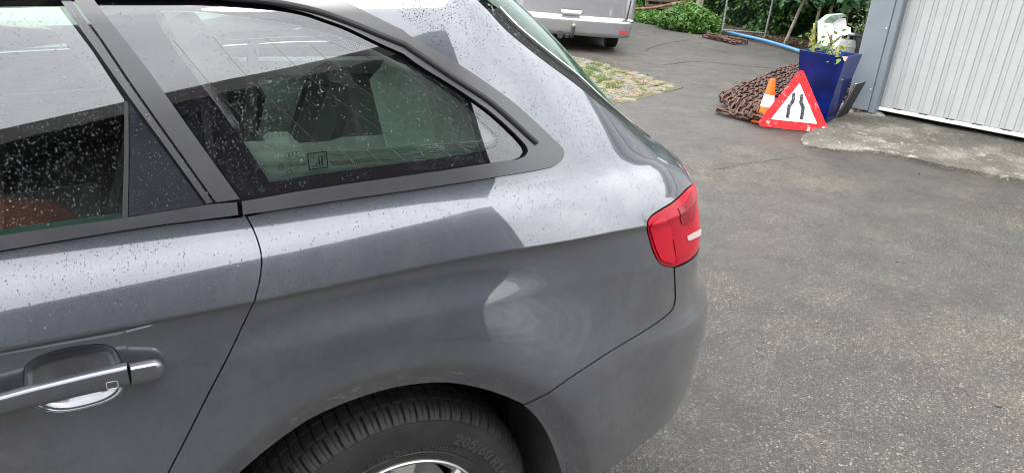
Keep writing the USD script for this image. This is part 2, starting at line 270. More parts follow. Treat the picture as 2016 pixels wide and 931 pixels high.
def patch(poly, step=.012, off=0., rim=.0018, depth=.014, inset=.0, surf=None, rows=None, flip=False, rim_holes=True):
    """A sheet of the car's skin bounded by a shapely polygon in (q, w), its edge rolled inwards. Returns (v, f, n)."""
    s = surf or body
    poly = poly.buffer(-inset, join_style=1) if inset else poly
    poly = poly.buffer(0)
    if poly.geom_type != 'Polygon': poly = max(poly.geoms, key=lambda g: g.area)
    pp = prep(poly); x0, y0, x1, y1 = poly.bounds
    xs = np.arange(math.floor(x0 / step), math.ceil(x1 / step) + 1) * step
    ys = np.unique(np.concatenate([ROWS[(ROWS > y0 - .02) & (ROWS < y1 + .02)], [y0 - .005, y1 + .005]])) if rows is None else rows
    V, F, idx = [], [], {}
    def vid(p):
        k = (round(p[0], 6), round(p[1], 6))
        if k not in idx: idx[k] = len(V); V.append(k)
        return idx[k]
    I_, J_ = (k.ravel() for k in np.meshgrid(np.arange(len(xs) - 1), np.arange(len(ys) - 1), indexing='ij'))
    cells = shapely.box(xs[I_], ys[J_], xs[I_ + 1], ys[J_ + 1]); shapely.prepare(poly); inn = shapely.contains(poly, cells); tou = shapely.intersects(poly, cells)
    for i, j, c, in_, to_ in zip(I_, J_, cells, inn, tou):
        if to_:
            if in_:
                a, b, d, e = vid((xs[i], ys[j])), vid((xs[i + 1], ys[j])), vid((xs[i + 1], ys[j + 1])), vid((xs[i], ys[j + 1])); F += [(a, b, d), (a, d, e)]
            else:
                g = poly.intersection(c)
                for h in getattr(g, 'geoms', [g]):
                    if h.geom_type != 'Polygon' or h.area < 1e-10: continue
                    tv, tf = trimesh.creation.triangulate_polygon(h, engine='earcut')
                    ids = [vid(p) for p in tv]
                    for t in tf:
                        t = [ids[k] for k in t]
                        a, b, d = (np.array(V[k]) for k in t)
                        if (b[0] - a[0]) * (d[1] - a[1]) - (b[1] - a[1]) * (d[0] - a[0]) < 0: t = t[::-1]
                        if len(set(t)) == 3: F.append(tuple(t))
    Q = np.array(V); N = body_n(Q[:, 0], Q[:, 1], s); P = s(Q[:, 0], Q[:, 1]) + N * off
    F = np.array(F)
    vs, fs, ns = [P], [F], [N]; base = len(P)
    if rim:
        rings = [poly.exterior] + (list(poly.interiors) if rim_holes else [])
        for R in rings:
            B = dense(np.array(R.coords)[:-1], step * .7)
            if R.is_ccw == (R is not poly.exterior): B = B[::-1]     # exterior ccw, holes cw: outward is to the right
            tq = np.roll(B, -1, 0) - np.roll(B, 1, 0)
            p = s(B[:, 0], B[:, 1]); n = body_n(B[:, 0], B[:, 1], s); p = p + n * off
            t3 = np.roll(p, -1, 0) - np.roll(p, 1, 0); t3 /= np.maximum(np.linalg.norm(t3, axis=1, keepdims=True), 1e-9)
            o = np.cross(t3, n); k = len(B)
            rowsP = [p, p + o * rim * .7 - n * rim * .3, p + o * rim - n * rim, p + o * rim - n * depth]
            rowsN = [n, n * .7 + o * .7, o, o]
            for r_, n_ in zip(rowsP, rowsN): vs.append(r_); ns.append(n_ / np.linalg.norm(n_, axis=1, keepdims=True))
            for a in range(3):
                for i in range(k):
                    j = (i + 1) % k; A, Bb, C, D = base + a * k + i, base + a * k + j, base + (a + 1) * k + j, base + (a + 1) * k + i
                    fs.append(np.array([(A, D, C), (A, C, Bb)]))
            base += 4 * k
    v, f, n = np.vstack(vs), np.vstack(fs), np.vstack(ns)
    return (v, f, n)
def mirror(m):
    v, f, n = m; v = v.copy(); v[:, 1] = 2 * CY - v[:, 1]; n = n * [1, -1, 1]; return (v, f[:, ::-1], n)
def poly(*lists):
    return Polygon([p for L in lists for p in L]).buffer(0)

def gridmesh(G, flip=False):
    a, b = G.shape[:2]; i = np.arange(a * b).reshape(a, b); F = np.vstack([np.c_[i[:-1, :-1].ravel(), i[1:, :-1].ravel(), i[1:, 1:].ravel()], np.c_[i[:-1, :-1].ravel(), i[1:, 1:].ravel(), i[:-1, 1:].ravel()]])
    return trimesh.Trimesh(G.reshape(-1, 3), F[:, ::-1] if flip else F, process=False)
# ------------------------------------------------------------------ the grey estate car
car = thing('estate_car', 'dark grey metallic estate car, wet with rain, seen close from its rear flank', 'car')
O = OUT
seam = smoothline(O['seam'], 3) + [(1.0, .088), (1.0, .062), (.96, .036)]
lamp = smoothline(O['lamp'], 3)
lamp_low = smoothline(O['lamp_low'], 3)
cut = smoothline(O['cut'], 2)
arch = smoothline(O['arch'], 3)
shut = smoothline(O['shut'], 3)
belt_low = smoothline(O['belt_low'], 2)
outer = smoothline(O['outer_trim'], 3)
belt_top, glass_edge = O['belt_top'], smoothline(O['glass_edge'], 3)
arch_front = [(-.335, -.335), (-.385, -.41), (-.415, -.49), (-.425, -.56), (-.42, -.66)]
arch_rear = [(.372, -.60)]
door_low = [(-.43, -.305), (-.475, -.39), (-.51, -.47), (-.53, -.56), (-.535, -.66)]
ROOFW = .487
# quarter panel
bl = [p for p in belt_low if p[0] > -.243]
q_poly = poly([(-.2465, .125)] + bl, outer[1:], [(-.16, .462), (-.30, .470), (-.45, .474), (-.45, ROOFW), (.36, ROOFW), (.43, .455)], seam, lamp[::-1], lamp_low[::-1], cut, [p for p in arch[::-1] if p[0] < .236], arch_front, door_low[::-1], shut[::-1])
quarter = obj('quarter_panel', patch(q_poly, inset=.0008, step=.006, rim=.0024), PAINT, car, label='grey rear quarter panel round the wheel arch')
# rear door with the bowl behind its handle
pocket = smoothline(O['pocket'] + O['pocket'][:1], 3)[:-1]
pk = Polygon(pocket).buffer(0)
d_poly = poly([(-1.16, .118)], [p for p in belt_low if p[0] < -.255], [(-.2505, .1265)], shut[2:], door_low, [(-.55, -.68), (-1.10, -.68), (-1.16, -.60)])
d_poly = d_poly.difference(pk.buffer(.001))
door = obj('rear_door', patch(d_poly, inset=.0016), PAINT, car, label='rear door with grip handle')
pc = np.array(pk.centroid.coords[0]); pkb = pk.exterior
bb = dense(np.array(pkb.coords)[:-1], .004); bs = np.r_[1.012, np.linspace(1, .0, 26)]
bq = pc[0] + (bb[:, 0] - pc[0]) * bs[:, None]; bw = pc[1] + (bb[:, 1] - pc[1]) * bs[:, None]
bd = np.clip((1 - bs) / .80, 0, 1); bd = .028 * (1 - (1 - bd) ** 2.0) * np.clip((1 - bs) / .12, 0, 1) ** .45
bG = body(bq, bw); bG[..., 1] += bd[:, None]; bG = np.concatenate([bG, bG[:, :1]], 1)
obj('handle_bowl', gridmesh(bG, True), PAINT, door, smooth=60, label='hollow behind the door handle')
# handle: a long grip, an end cap and a small touch button
gp = np.array(smoothline([(-.80, -.079), (-.72, -.076)] + O['grip'], 6)); n_ = len(gp)
gc = body(gp[:, 0], gp[:, 1] - .006); ss = np.linspace(-1, 0, n_)
gc[:, 1] -= .030 * np.clip((gp[:, 0] + .80) / .10, 0, 1) ** .6 + 0.0
hp = [(math.copysign(abs(math.cos(a)) ** .62, math.cos(a)) * .0105, math.copysign(abs(math.sin(a)) ** .7, math.sin(a)) * .0155) for a in np.linspace(0, 2 * np.pi, 24, endpoint=False)]
wid = 1.0 + .14 * np.clip((gp[:, 0] + .62) / .16, 0, 1)
obj('door_handle', sweep(gc, hp, scale=wid), PAINT, door, smooth=40)
cpx = np.linspace(-.4375, -.3893, 14); cz = np.interp(cpx, [-.4375, -.39], [-.0695, -.0755])
cc = body(cpx, cz); cc[:, 1] -= .030 - .010 * np.clip((cpx + .4375) / .047, 0, 1)
cs = 1.10 * np.sqrt(np.clip(1 - np.clip((cpx + .4040) / .0150, 0, 1) ** 2, .05, 1))
obj('handle_end_cap', sweep(cc, hp, scale=cs), PAINT, door, smooth=40)
bq, bw = -.462, -.0745; bp = body(bq, bw); bp[1] -= .0412
ring = [(.0075 * sx * (1 - .22 * (k == 0)), .006 * sz * (1 - .22 * (k == 1))) for sx, sz, o_ in ((1, 1, (1, 0)), (-1, 1, (0, 1)), (-1, -1, (1, 0)), (1, -1, (0, 1))) for k in o_]
rg = np.array([(bp[0] + a, bp[1], bp[2] + b) for a, b in ring + ring[:1]])
obj('key_button', tube(rg, .0006, 6, up=(0, 1, 0)), STEEL, door)
# mouldings round the windows
belt_front = [(-1.16, .118)]
mb = poly(belt_front, [p for p in belt_low if p[0] < -.2545], [(-.2545, .1295), (-.2545, .1505)], [p for p in belt_top if p[0] < -.26][::-1], [(-1.16, .139)])
bm = obj('belt_moulding', patch(mb, off=.006, rim=.007, depth=.012, inset=.0006, step=.006), TRIM, car, label='black moulding under the rear door window')
outer_in = []
oc = Polygon([(-.2485, .129)] + bl + outer[1:] + [(-.16, .4575), (-.30, .466), (-.45, .470), (-.62, .470), (-.62, .452), (-.47, .4535), (-.30, .4500)] + glass_edge[::-1][1:-1] + belt_top[::-1][:8] + [(-.2485, .1505)]).buffer(0)
qm = obj('window_moulding', patch(oc, off=.006, rim=.005, depth=.014, inset=.0006, step=.006), TRIM, car, label='black moulding round the rear side window')
# a raised rib that follows the moulding's middle
rib = [((a[0] + b[0]) / 2, (a[1] + b[1]) / 2) for a, b in zip(smoothline([(.375, .180), (.335, .222), (.285, .262), (.21, .300), (.125, .338), (.03, .375), (-.045, .408), (-.11, .431), (-.20, .447), (-.33, .457), (-.45, .4615)], 4), smoothline([(.375, .180), (.335, .222), (.285, .262), (.21, .300), (.125, .338), (.03, .375), (-.045, .408), (-.11, .431), (-.20, .447), (-.33, .457), (-.45, .4615)], 4))]
rb = np.array(rib); obj('seal_lip', tube(body(rb[:, 0], rb[:, 1]) + body_n(rb[:, 0], rb[:, 1]) * .0085, .0048, 8), RUBBER, qm)
# the pillar trims, the fixed triangle and the door glass
gl, pm, pl = O['glass_left'], O['pillar_mid'], O['pillar_left']
pil2 = poly(pm, gl[::-1])
obj('pillar_trim', patch(pil2, off=.004, rim=.003, depth=.012, inset=.0012, step=.008), TRIM, car, label='black trim on the body pillar')
pil1 = poly(pl, pm[::-1])
obj('door_frame_trim', patch(pil1, off=.002, rim=.004, depth=.012, inset=.0022, step=.008), TRIM, car, label='black trim on the window frame of the door')
tl, rl = O['tri_left'], O['rub_left']
obj('fixed_triangle_panel', patch(poly(tl, [pl[-1]], [(-.3467, .2335), (-.3931, .3160)]), off=-.001, rim=.001, inset=.0012), GLOSSBLACK, car, label='gloss black triangle behind the door window')
obj('window_channel', patch(poly(rl, tl[::-1]), off=.0005, rim=.001, inset=.0004, step=.006), RUBBER, car)
dg = poly([(-1.14, .141), (-.5772, .1466)], [rl[2], rl[1], rl[0]], [(-.4322, .3877), (-.4700, .4534), (-1.14, .4534)])
obj('door_window', patch(dg, off=-.006, rim=0), GREENGLASS, car, label='tinted window of the rear door, beaded with rain')
obj('door_glass_edge', patch(poly([(-1.14, .139), (-.5772, .1440), (rl[2][0] + .002, rl[2][1] - .003), (rl[2][0] - .002, rl[2][1] + .007), (-.5772, .1545), (-1.14, .149)]), off=-.012, rim=0, step=.02), plain('glass_edge_green', (.10, .20, .16), .3), car)
# quarter window: clear middle, black printed border
gpoly = poly(belt_top[3:], glass_edge, gl)
clear = poly(smoothline(O['clear'], 2))
obj('quarter_window', patch(clear, off=-.004, rim=0), GREENGLASS, car, label='rear side window with raindrops on green tinted glass')
fr = gpoly.buffer(.004).difference(clear.buffer(.0)).buffer(0)
frit = obj('window_border', patch(fr, off=-.004, rim=0, step=.008), FRIT, car, label='black printed border of the rear side window')
# dots fading out along the border's inner edge
ring = clear.buffer(-.0015); dots = []
for k, (ins, rad) in enumerate(((.0022, .0010), (.0052, .0008), (.0080, .0006), (.0106, .00042))):
    R = clear.buffer(-ins).exterior; L = R.length; nn = int(L / .0034)
    for i in range(nn):
        p = R.interpolate((i + .5 * (k % 2)) * .0034)
        a = np.arange(6) * np.pi / 3; q_, w_ = p.x + rad * np.cos(a), p.y + rad * np.sin(a); dots.append(body(q_, w_) - body_n(q_, w_) * .0032)
dv = np.array(dots).reshape(-1, 3); df = np.array([(0, i, i + 1) for i in range(1, 5)]); dfa = (df[None] + 6 * np.arange(len(dots))[:, None, None]).reshape(-1, 3)
obj('printed_dots', (dv, dfa, np.tile([[0, -1, .4]], (len(dv), 1))), FRIT, frit, kind='stuff')
# etched marks on the glass
ETCH = plain('etched_print', (.002, .004, .004), .9, spec=.05)
def on_glass(m2, q0, w0, off=-.0030, sc=1.):
    v = np.array(m2.vertices) * sc; q_, w_ = q0 + v[:, 0], w0 + v[:, 1] + v[:, 0] * -.015
    n_ = body_n(q_, w_); return trimesh.Trimesh(body(q_, w_) + n_ * (off + np.clip(v[:, 2:3], 0, .0004)), m2.faces, process=False)
def ring2(r, t, n=24, x=0, y=0):
    return T(extrude(Point(0, 0).buffer(r, n // 4).difference(Point(0, 0).buffer(r - t, n // 4)), .0003), (x, y, 0))
marks = [ring2(.0046, .0008, x=-.009 + .006 * k, y=.0135) for k in range(4)]
for txt, h, x, y in (('PILKINGTON', .0034, -.0125, .0045), ('SEKURIT 43R', .0022, -.0125, .0005), ('43R - 001583', .0032, -.0105, -.0048), ('E 0001', .0022, -.001, -.0090)):
    t_ = meshkit.text_mesh(txt, h, .0003); t_.apply_translation((x, y, 0)); marks.append(t_)
marks += [ring2(.0052, .0007, x=-.0215, y=-.0035), ring2(.0046, .0007, x=-.0085, y=-.0125), T(meshkit.text_mesh('E1', .0038, .0003), (-.0248, -.0054, 0))]
obj('glass_lettering', cat([on_glass(m_, -.158, .1975) for m_ in marks]), ETCH, car, label='small print and rings etched on the side window')
pic = [extrude(sbox(-.0155, -.0125, .0155, .0125).buffer(.001).difference(sbox(-.0148, -.0118, .0148, .0118)), .0003)]
for bxx in ((-.0125, .0045, -.0055, .0095),): pic.append(extrude(sbox(*bxx).difference(sbox(bxx[0] + .0007, bxx[1] + .0007, bxx[2] - .0007, bxx[3] - .0007)), .0003))
pic.append(extrude(sbox(-.0093, .0045, -.0088, .0095), .0003))
for hx in (.002, .0068): pic += [T(extrude(Point(0, 0).buffer(.0014), .0003), (hx, .0048, 0)), extrude(Polygon([(hx - .0012, .003), (hx + .0014, .003), (hx + .0012, -.0085), (hx + .0003, -.0085), (hx, -.003), (hx - .0003, -.0085), (hx - .0013, -.0085)]), .0003)]
pic += [extrude(Polygon([(-.0125, -.0098), (-.002, -.0085), (0, -.004), (-.001, -.0038), (-.0035, -.0070), (-.0125, -.0090)]), .0003), extrude(sbox(.0108, -.001, .0114, .0065), .0003), extrude(Polygon([(.0095, .0045), (.0127, .0045), (.0111, .0085)]), .0003)]
obj('glass_pictogram', cat([on_glass(m_, -.118, .1965) for m_ in pic]), ETCH, car, label='boxed pictogram of two figures printed on the glass')
# thin aerial wires baked into the glass
WIRE = plain('aerial_wire', (.045, .022, .014), .8, spec=.1)
for Lw in ([(-.318, .395), (-.288, .3496), (-.258, .3090), (-.226, .2710), (-.196, .2330), (-.172, .2010)], [(-.262, .400), (-.228, .352), (-.190, .305), (-.150, .262), (-.118, .226), (-.100, .203), (-.062, .198), (.02, .199)],
           [(-.182, .395), (-.130, .340), (-.075, .290), (-.020, .245), (.012, .218)], [(-.110, .378), (-.052, .322), (.000, .276), (.045, .240), (.085, .212)], [(-.10, .391), (.0, .345), (.10, .298), (.19, .250), (.235, .215)]):
    a = np.array(smoothline(Lw, 5)); obj('aerial_wire', tube(body(a[:, 0], a[:, 1]) - body_n(a[:, 0], a[:, 1]) * .0042, .0004, 4), WIRE, car)
# bumper, tail lamp, tailgate and the sliver of rear window
QE = 1.572
b_poly = poly(cut, [p for p in arch if p[0] > .244], arch_rear, [(.41, -.602), (.60, -.590), (1.0, -.60), (QE, -.60), (QE, -.232), (1.02, -.232), (.88, -.1435), (.80, -.1345), (.72, -.1295)])
bumper = obj('rear_bumper', patch(b_poly, inset=.0006, step=.007, rim=.0042, off=.0022), PAINT, car, label='grey rear bumper with scuffed lower edge')
obj('bumper_lower_edge', patch(poly([(.388, -.622), (.388, -.606), (.60, -.593), (1.0, -.602), (QE, -.602), (QE, -.620), (1.0, -.618), (.60, -.610)]), step=.01, off=-.004, rim=.002), plain('dirty_black_plastic', (.05, .047, .042), .85, var=.6, scale=120, bump=.001), bumper, label='dirty black lower edge of the bumper')
l_poly = poly(lamp, [(.93, .004), (.985, -.04), (.985, -.145), (.88, -.140), (.80, -.131), (.72, -.126)], lamp_low)
lampo = obj('tail_lamp', patch(l_poly, off=.0015, rim=.004, depth=.02, inset=.002, step=.006), REDLENS, car, label='red rear lamp at the corner of the car')
obj('side_reflector', patch(poly(smoothline(O['refl_lens'] + O['refl_lens'][:1], 3)[:-1]), off=.0040, rim=.0015, depth=.004, step=.006), REDCHECK, lampo)
obj('indicator_lens', patch(poly(smoothline(O['dark_lens'] + O['dark_lens'][:1], 2)[:-1]), off=.0032, rim=.0010, depth=.004, step=.006), REDDARK, lampo)
for k in range(4): obj('bulb_rib', patch(Polygon([(.715 + .006 * k, .004 - .011 * k), (.775, .008 - .011 * k), (.775, .0095 - .011 * k), (.715 + .006 * k, .0055 - .011 * k)]), off=.0042, rim=.0004, depth=.002, step=.01), REDLENS, lampo)
obj('lens_seam', patch(Polygon([(.6440, -.052), (.6465, -.052), (.6540, -.108), (.6515, -.108)]), off=.0042, rim=.0005, depth=.003, step=.006), CLEARLENS if False else REDCHECK, lampo)
obj('reversing_lens', patch(poly(smoothline(O['clear_lens'] + O['clear_lens'][:1], 2)[:-1]), off=.0036, rim=.0010, depth=.004, step=.006), CLEARLENS, lampo)
tg = poly([(.955, .108), (1.0, .088), (1.0, .062), (.96, .036), (1.0, .0), (1.005, -.15), (1.03, -.226), (QE, -.226), (QE, .100), (1.05, .098)])
gate = obj('tailgate', patch(tg, inset=.002, step=.02), PAINT, car)
sm = smoothline(O['seam'], 3)
gg = poly([(p[0] + .006, p[1] + .002) for p in sm], [(1.05, .104), (QE, .106), (QE, .470), (.42, .470)])
GATEGLASS = plain('dark_rear_glass', (.008, .022, .014), .10, spec=.4, ior=1.28)
gmid = [(p[0] + .085 - .035 * i / 24, p[1] + .004) for i, p in enumerate(sm)]
obj('rear_window', patch(poly(gmid, [(1.05, .100), (QE, .106), (QE, .470), (.46, .470)]), off=-.003, rim=.003, step=.02), GATEGLASS, gate, label='edge of the dark rear window, wet with rain')
obj('side_strip', patch(poly([(p[0] + .005, p[1] + .002) for p in sm], gmid[::-1]), off=-.003, rim=.002, step=.01), plain('matt_black_strip', (.006, .007, .006), .6, spec=.12), gate, label='black strip beside the rear window')
sp = np.array(gmid); obj('window_seal', tube(body(sp[:, 0], sp[:, 1]) + body_n(sp[:, 0], sp[:, 1]) * .001, .0026, 8), CHROME, gate, label='added bright line standing for a highlight along the rear window')  # bright tube added in place of the highlight at the glass gap
# roof and spoiler
qs = np.concatenate([np.arange(-2.0, .3, .06), np.arange(.3, QE, .04), [QE]]); ws = np.array([ROOFW, .490, .494, .499, .504, .509, .513, .516, .5185, .52])
RQ, RW = np.meshgrid(qs, ws, indexing='ij'); rv = body(RQ, RW); rv[..., 2] += .02 * np.clip((rv[..., 1] - .35) / .56, 0, 1) - .10 * np.clip((-.9 - rv[..., 0]) / 1.2, 0, 1) ** 2
rm = np.concatenate([rv, (rv * [1, -1, 1] + [0, 2 * CY, 0])[:, ::-1][:, 1:]], 1)
obj('roof', gridmesh(rm), PAINT, car, smooth=True)
obj('roof_lining', gridmesh(rm * [1, .94, 1] + [0, .06 * CY, -.035], True), plain('grey_headlining', (.42, .42, .40), .9), car, smooth=True)
# the front half of the car and the far flank, out of the picture but one step away
SIDE = plain('dark_pillar_black', (.012, .012, .013), .3, coat=.5)
far = lambda m: mirror(m)
fd_poly = Polygon([(-2.24, .09), (-1.168, .118), (-1.168, -.60), (-1.12, -.68), (-2.16, -.68), (-2.24, -.55)])
ff_poly = Polygon([(-3.46, -.10), (-3.2, .02), (-2.8, .06), (-2.246, .09), (-2.246, -.55), (-2.24, -.66), (-2.41, -.66), (-2.42, -.56)] + [(-2.808 + .41 * math.cos(a), -.56 + .36 * math.sin(a)) for a in np.linspace(0, np.pi, 24)] + [(-3.22, -.66), (-3.46, -.66)]).buffer(0)
st3 = dict(step=.05, rows=np.unique(np.concatenate([np.arange(-.7, .5, .04), [-.01, 0, .01]])))
strip_poly = Polygon([(-1.95, .30), (-1.7, .40), (-1.45, .455), (-.45, .4545), (-.45, ROOFW), (-1.5, ROOFW), (-1.75, .45), (-2.05, .30)])
fg_poly = Polygon([(-1.98, .135), (-1.17, .139), (-1.14, .4534), (-1.45, .4534), (-1.72, .36)])
bp_poly = Polygon([(-1.17, .141), (-1.14, .141), (-1.14, .4534), (-1.165, .4534)])
for fl, nm in ((lambda m: m, 'near'), (far, 'far')):
    fd = obj('front_door', fl(patch(fd_poly, inset=.0016, **st3)), PAINT, car)
    obj('front_wing', fl(patch(ff_poly, inset=.0016, **st3)), PAINT, car)
    obj('roof_side', fl(patch(strip_poly, **st3)), PAINT, car)
    obj('front_window', fl(patch(fg_poly, off=-.006, rim=0, **st3)), DARKGLASS, fd)
    obj('door_pillar', fl(patch(bp_poly, off=-.002, **st3)), SIDE, car)
    obj('front_moulding', fl(patch(Polygon([(-2.1, .095), (-1.168, .118), (-1.168, .139), (-2.05, .128)]), off=.005, rim=.004, **st3)), TRIM, fd)
m2 = dict(step=.03)
obj('quarter_panel', far(patch(q_poly.simplify(.004), inset=.0016, step=.03, rows=st3['rows'])), PAINT, car)
obj('rear_door', far(patch(poly([(-1.16, .118)], [p for p in belt_low if p[0] < -.255], [(-.2505, .1265)], shut[2:], door_low, [(-.55, -.68), (-1.10, -.68), (-1.16, -.60)]).simplify(.004), inset=.0016, step=.03, rows=st3['rows'])), PAINT, car)
obj('rear_bumper', far(patch(b_poly.simplify(.003), step=.03, rows=st3['rows'])), PAINT, car)
obj('tail_lamp', far(patch(l_poly.simplify(.003), off=.003, step=.03)), REDLENS, car)
obj('tailgate', far(patch(tg, inset=.002, step=.03)), PAINT, gate)
obj('rear_window', far(patch(gg.simplify(.003), off=-.003, step=.04)), GATEGLASS, gate)
obj('quarter_window', far(patch(clear.simplify(.003), off=-.004, rim=0, step=.04)), DARKGLASS, car)
obj('window_border', far(patch(fr.simplify(.002), off=-.004, rim=0, step=.04)), FRIT, car)
obj('window_moulding', far(patch(oc.simplify(.002), off=.006, rim=.005, step=.03)), TRIM, car)
obj('pillar_trim', far(patch(poly(pl, gl[::-1]), off=.004, step=.03)), TRIM, car)
obj('door_window', far(patch(poly([(-1.14, .141), (-.5772, .1466)], [pl[-1]], pl[::-1], [(-1.14, .4534)]), off=-.006, rim=0, step=.04)), DARKGLASS, car)
obj('belt_moulding', far(patch(mb.simplify(.002), off=.005, rim=.004, step=.03)), TRIM, car)
# bonnet, windscreen, nose
hx = np.linspace(-3.44, -2.05, 12); hy = np.linspace(0, 1, 14); H_ = np.zeros((12, 14, 3))
for i, x in enumerate(hx):
    e = body(np.array(x), np.array(np.interp(x, [-3.46, -3.2, -2.8, -2.246, -2.0], [-.10, .02, .06, .09, .095])))
    H_[i, :, 0] = x + 0 * hy; H_[i, :, 1] = e[1] + (2 * CY - 2 * e[1]) * hy; H_[i, :, 2] = e[2] + .055 * np.sin(np.pi * hy) ** .6 * np.clip((x + 3.5) / .3, 0, 1)
obj('bonnet', gridmesh(H_, True), PAINT, car, smooth=True)
wsx = np.linspace(0, 1, 8); W_ = np.zeros((8, 14, 3))
for i, t in enumerate(wsx):
    a = np.array([-2.05, .10, 1.05]) * (1 - t) + np.array([-1.30, .30, 1.455]) * t
    W_[i, :, 0] = a[0] - .10 * np.sin(np.pi * hy); W_[i, :, 1] = a[1] + (2 * CY - 2 * a[1]) * hy; W_[i, :, 2] = a[2] + .03 * t * np.sin(np.pi * hy)
obj('windscreen', gridmesh(W_, True), DARKGLASS, car, smooth=True)
obj('nose', T(bx((.10, 1.5, .42), (-3.42, CY, .52), c=.04)), PAINT, car)
# floor, arches and what closes the shell off below
floor = [bx((3.6, 1.30, .03), (-1.45, CY, .24)), bx((.02, 1.0, .50), (.80, CY, .66)), bx((1.6, .012, .30), (-1.3, .13, .36)), bx((1.6, .012, .30), (-1.3, 2 * CY - .13, .36))]
obj('underbody', cat(floor), DARK, car)
ax = (.030, .318)
for side in (0, 1):
    a = np.linspace(-.5, np.pi + .5, 40); R1 = .435
    pr = np.array([[(R1 + .02) * np.cos(t) + ARCH[0], y, R1 * np.sin(t) + ARCH[1] - .006] for t in a for y in (.012, .15, .34)]).reshape(40, 3, 3)
    if side: pr[..., 1] = 2 * CY - pr[..., 1]
    obj('wheel_arch_liner', gridmesh(pr), plain('arch_liner', (.010, .010, .010), .9, bump=.003, bscale=60), car, smooth=True)
    obj('arch_wall', bx((1.0, .01, .7), (0, .345 if not side else 2 * CY - .345, .5)), DARK, car)
# --- wheels
def tyre_mesh(R=.322, wd=.205):
    # profile (radius, y) from the rim's outer bead over the tread to the inner bead; outer face at y=0
    prof = [(.206, .012), (.214, .004), (.222, .0015), (.228, .0008), (.2295, .0032), (.233, .0030), (.236, .0004), (.250, -.0035), (.266, -.0055), (.280, -.0045), (.2895, -.0015), (.2905, .0012), (.293, .0012), (.2945, .0000), (.300, .0035), (.3065, .0090), (.3125, .0170), (.3172, .0270), (.3195, .036), (.3135, .0375), (.3135, .0435), (.3207, .045), (R, .062), (R, .078), (.3145, .0795), (.3145, .0865), (R, .088), (R, .117), (.3145, .1185), (.3145, .1255), (R, .127), (R, .143), (.3207, .160), (.3135, .1615), (.3135, .1675), (.3195, .169), (.312, .190), (.295, .203), (.25, .207), (.21, .198)]
    prof = np.array(prof); prof[:, 0] = np.where(prof[:, 0] < .2905, .2905 - (.2905 - prof[:, 0]) * 1.22, prof[:, 0]); n = 1008; ang = np.arange(n) * 2 * np.pi / n
    r, y = prof[:, 0], prof[:, 1]
    V = np.stack([r[None] * np.cos(ang)[:, None], np.broadcast_to(y[None], (n, len(r))), r[None] * np.sin(ang)[:, None]], -1)
    k = np.arange(n) % 14; kk = np.arange(n) // 14
    sl = ((k >= 12)).astype(float); thin = ((k == 5)).astype(float)
    sh = (r > .2935) & ((y < .0365) | (y > .168)); sh2 = (r > .318) & ~sh
    dep = np.zeros((n, len(r))); dep[:, sh] = sl[:, None] * .0085 + thin[:, None] * .0025; dep[:, sh2] = (((k + 7) % 14 >= 12)[:, None]) * .0060
    dep[:, sh] *= np.clip((r[sh] - .2935) / .012, .25, 1)[None]
    sc = 1 - dep / r[None]; V[..., 0] *= sc; V[..., 2] *= sc; V[..., 1] += dep * .35 * np.where(y < .1, 1, -1)[None]
    i = np.arange(n * len(r)).reshape(n, len(r)); j = np.roll(i, -1, 0)
    F = np.vstack([np.c_[i[:, :-1].ravel(), j[:, :-1].ravel(), j[:, 1:].ravel()], np.c_[i[:, :-1].ravel(), j[:, 1:].ravel(), i[:, 1:].ravel()]])
    m = trimesh.Trimesh(V.reshape(-1, 3), F, process=False); return m
def arc_text(txt, r, h, mid, y=-.0005, bold=False, flip=False):
    """lettering bent round the tyre's side, reading clockwise with its feet towards the axle; mid: the angle of its middle"""
    t = meshkit.text_mesh(txt, h, .0012, bold); t = t.subdivide_to_size(.012); v = np.array(t.vertices); w = v[:, 0].max(); th = mid - (v[:, 0] - w / 2) / r
    rr = r + v[:, 1]; return trimesh.Trimesh(np.c_[rr * np.cos(th), y - v[:, 2], rr * np.sin(th)], t.faces, process=False)
def rim_mesh():
    out = []
    out.append(T(lathe([(.190, .03), (.2035, .016), (.2075, .004), (.2120, -.0005), (.2150, .002), (.2150, .010), (.208, .014), (.206, .19), (.200, .19), (.198, .03), (.190, .03)], 96), rot=(-np.pi / 2, 0, 0)))
    sp = []
    for k in range(7):
        a = np.pi / 2 - .02 + k * 2 * np.pi / 7
        P = [(.045 * np.cos(a), .030, .045 * np.sin(a)), (.12 * np.cos(a), .016, .12 * np.sin(a)), (.175 * np.cos(a), .014, .175 * np.sin(a)), (.203 * np.cos(a), .018, .203 * np.sin(a))]
        sp.append(sweep(P, [(-.018, -.013), (.018, -.013), (.026, .006), (.02, .013), (-.02, .013), (-.026, .006)], up=(0, -1, 0), scale=[1.25, .95, .95, 1.3]))
    return out, sp
tm = tyre_mesh(); rout, spk = rim_mesh()
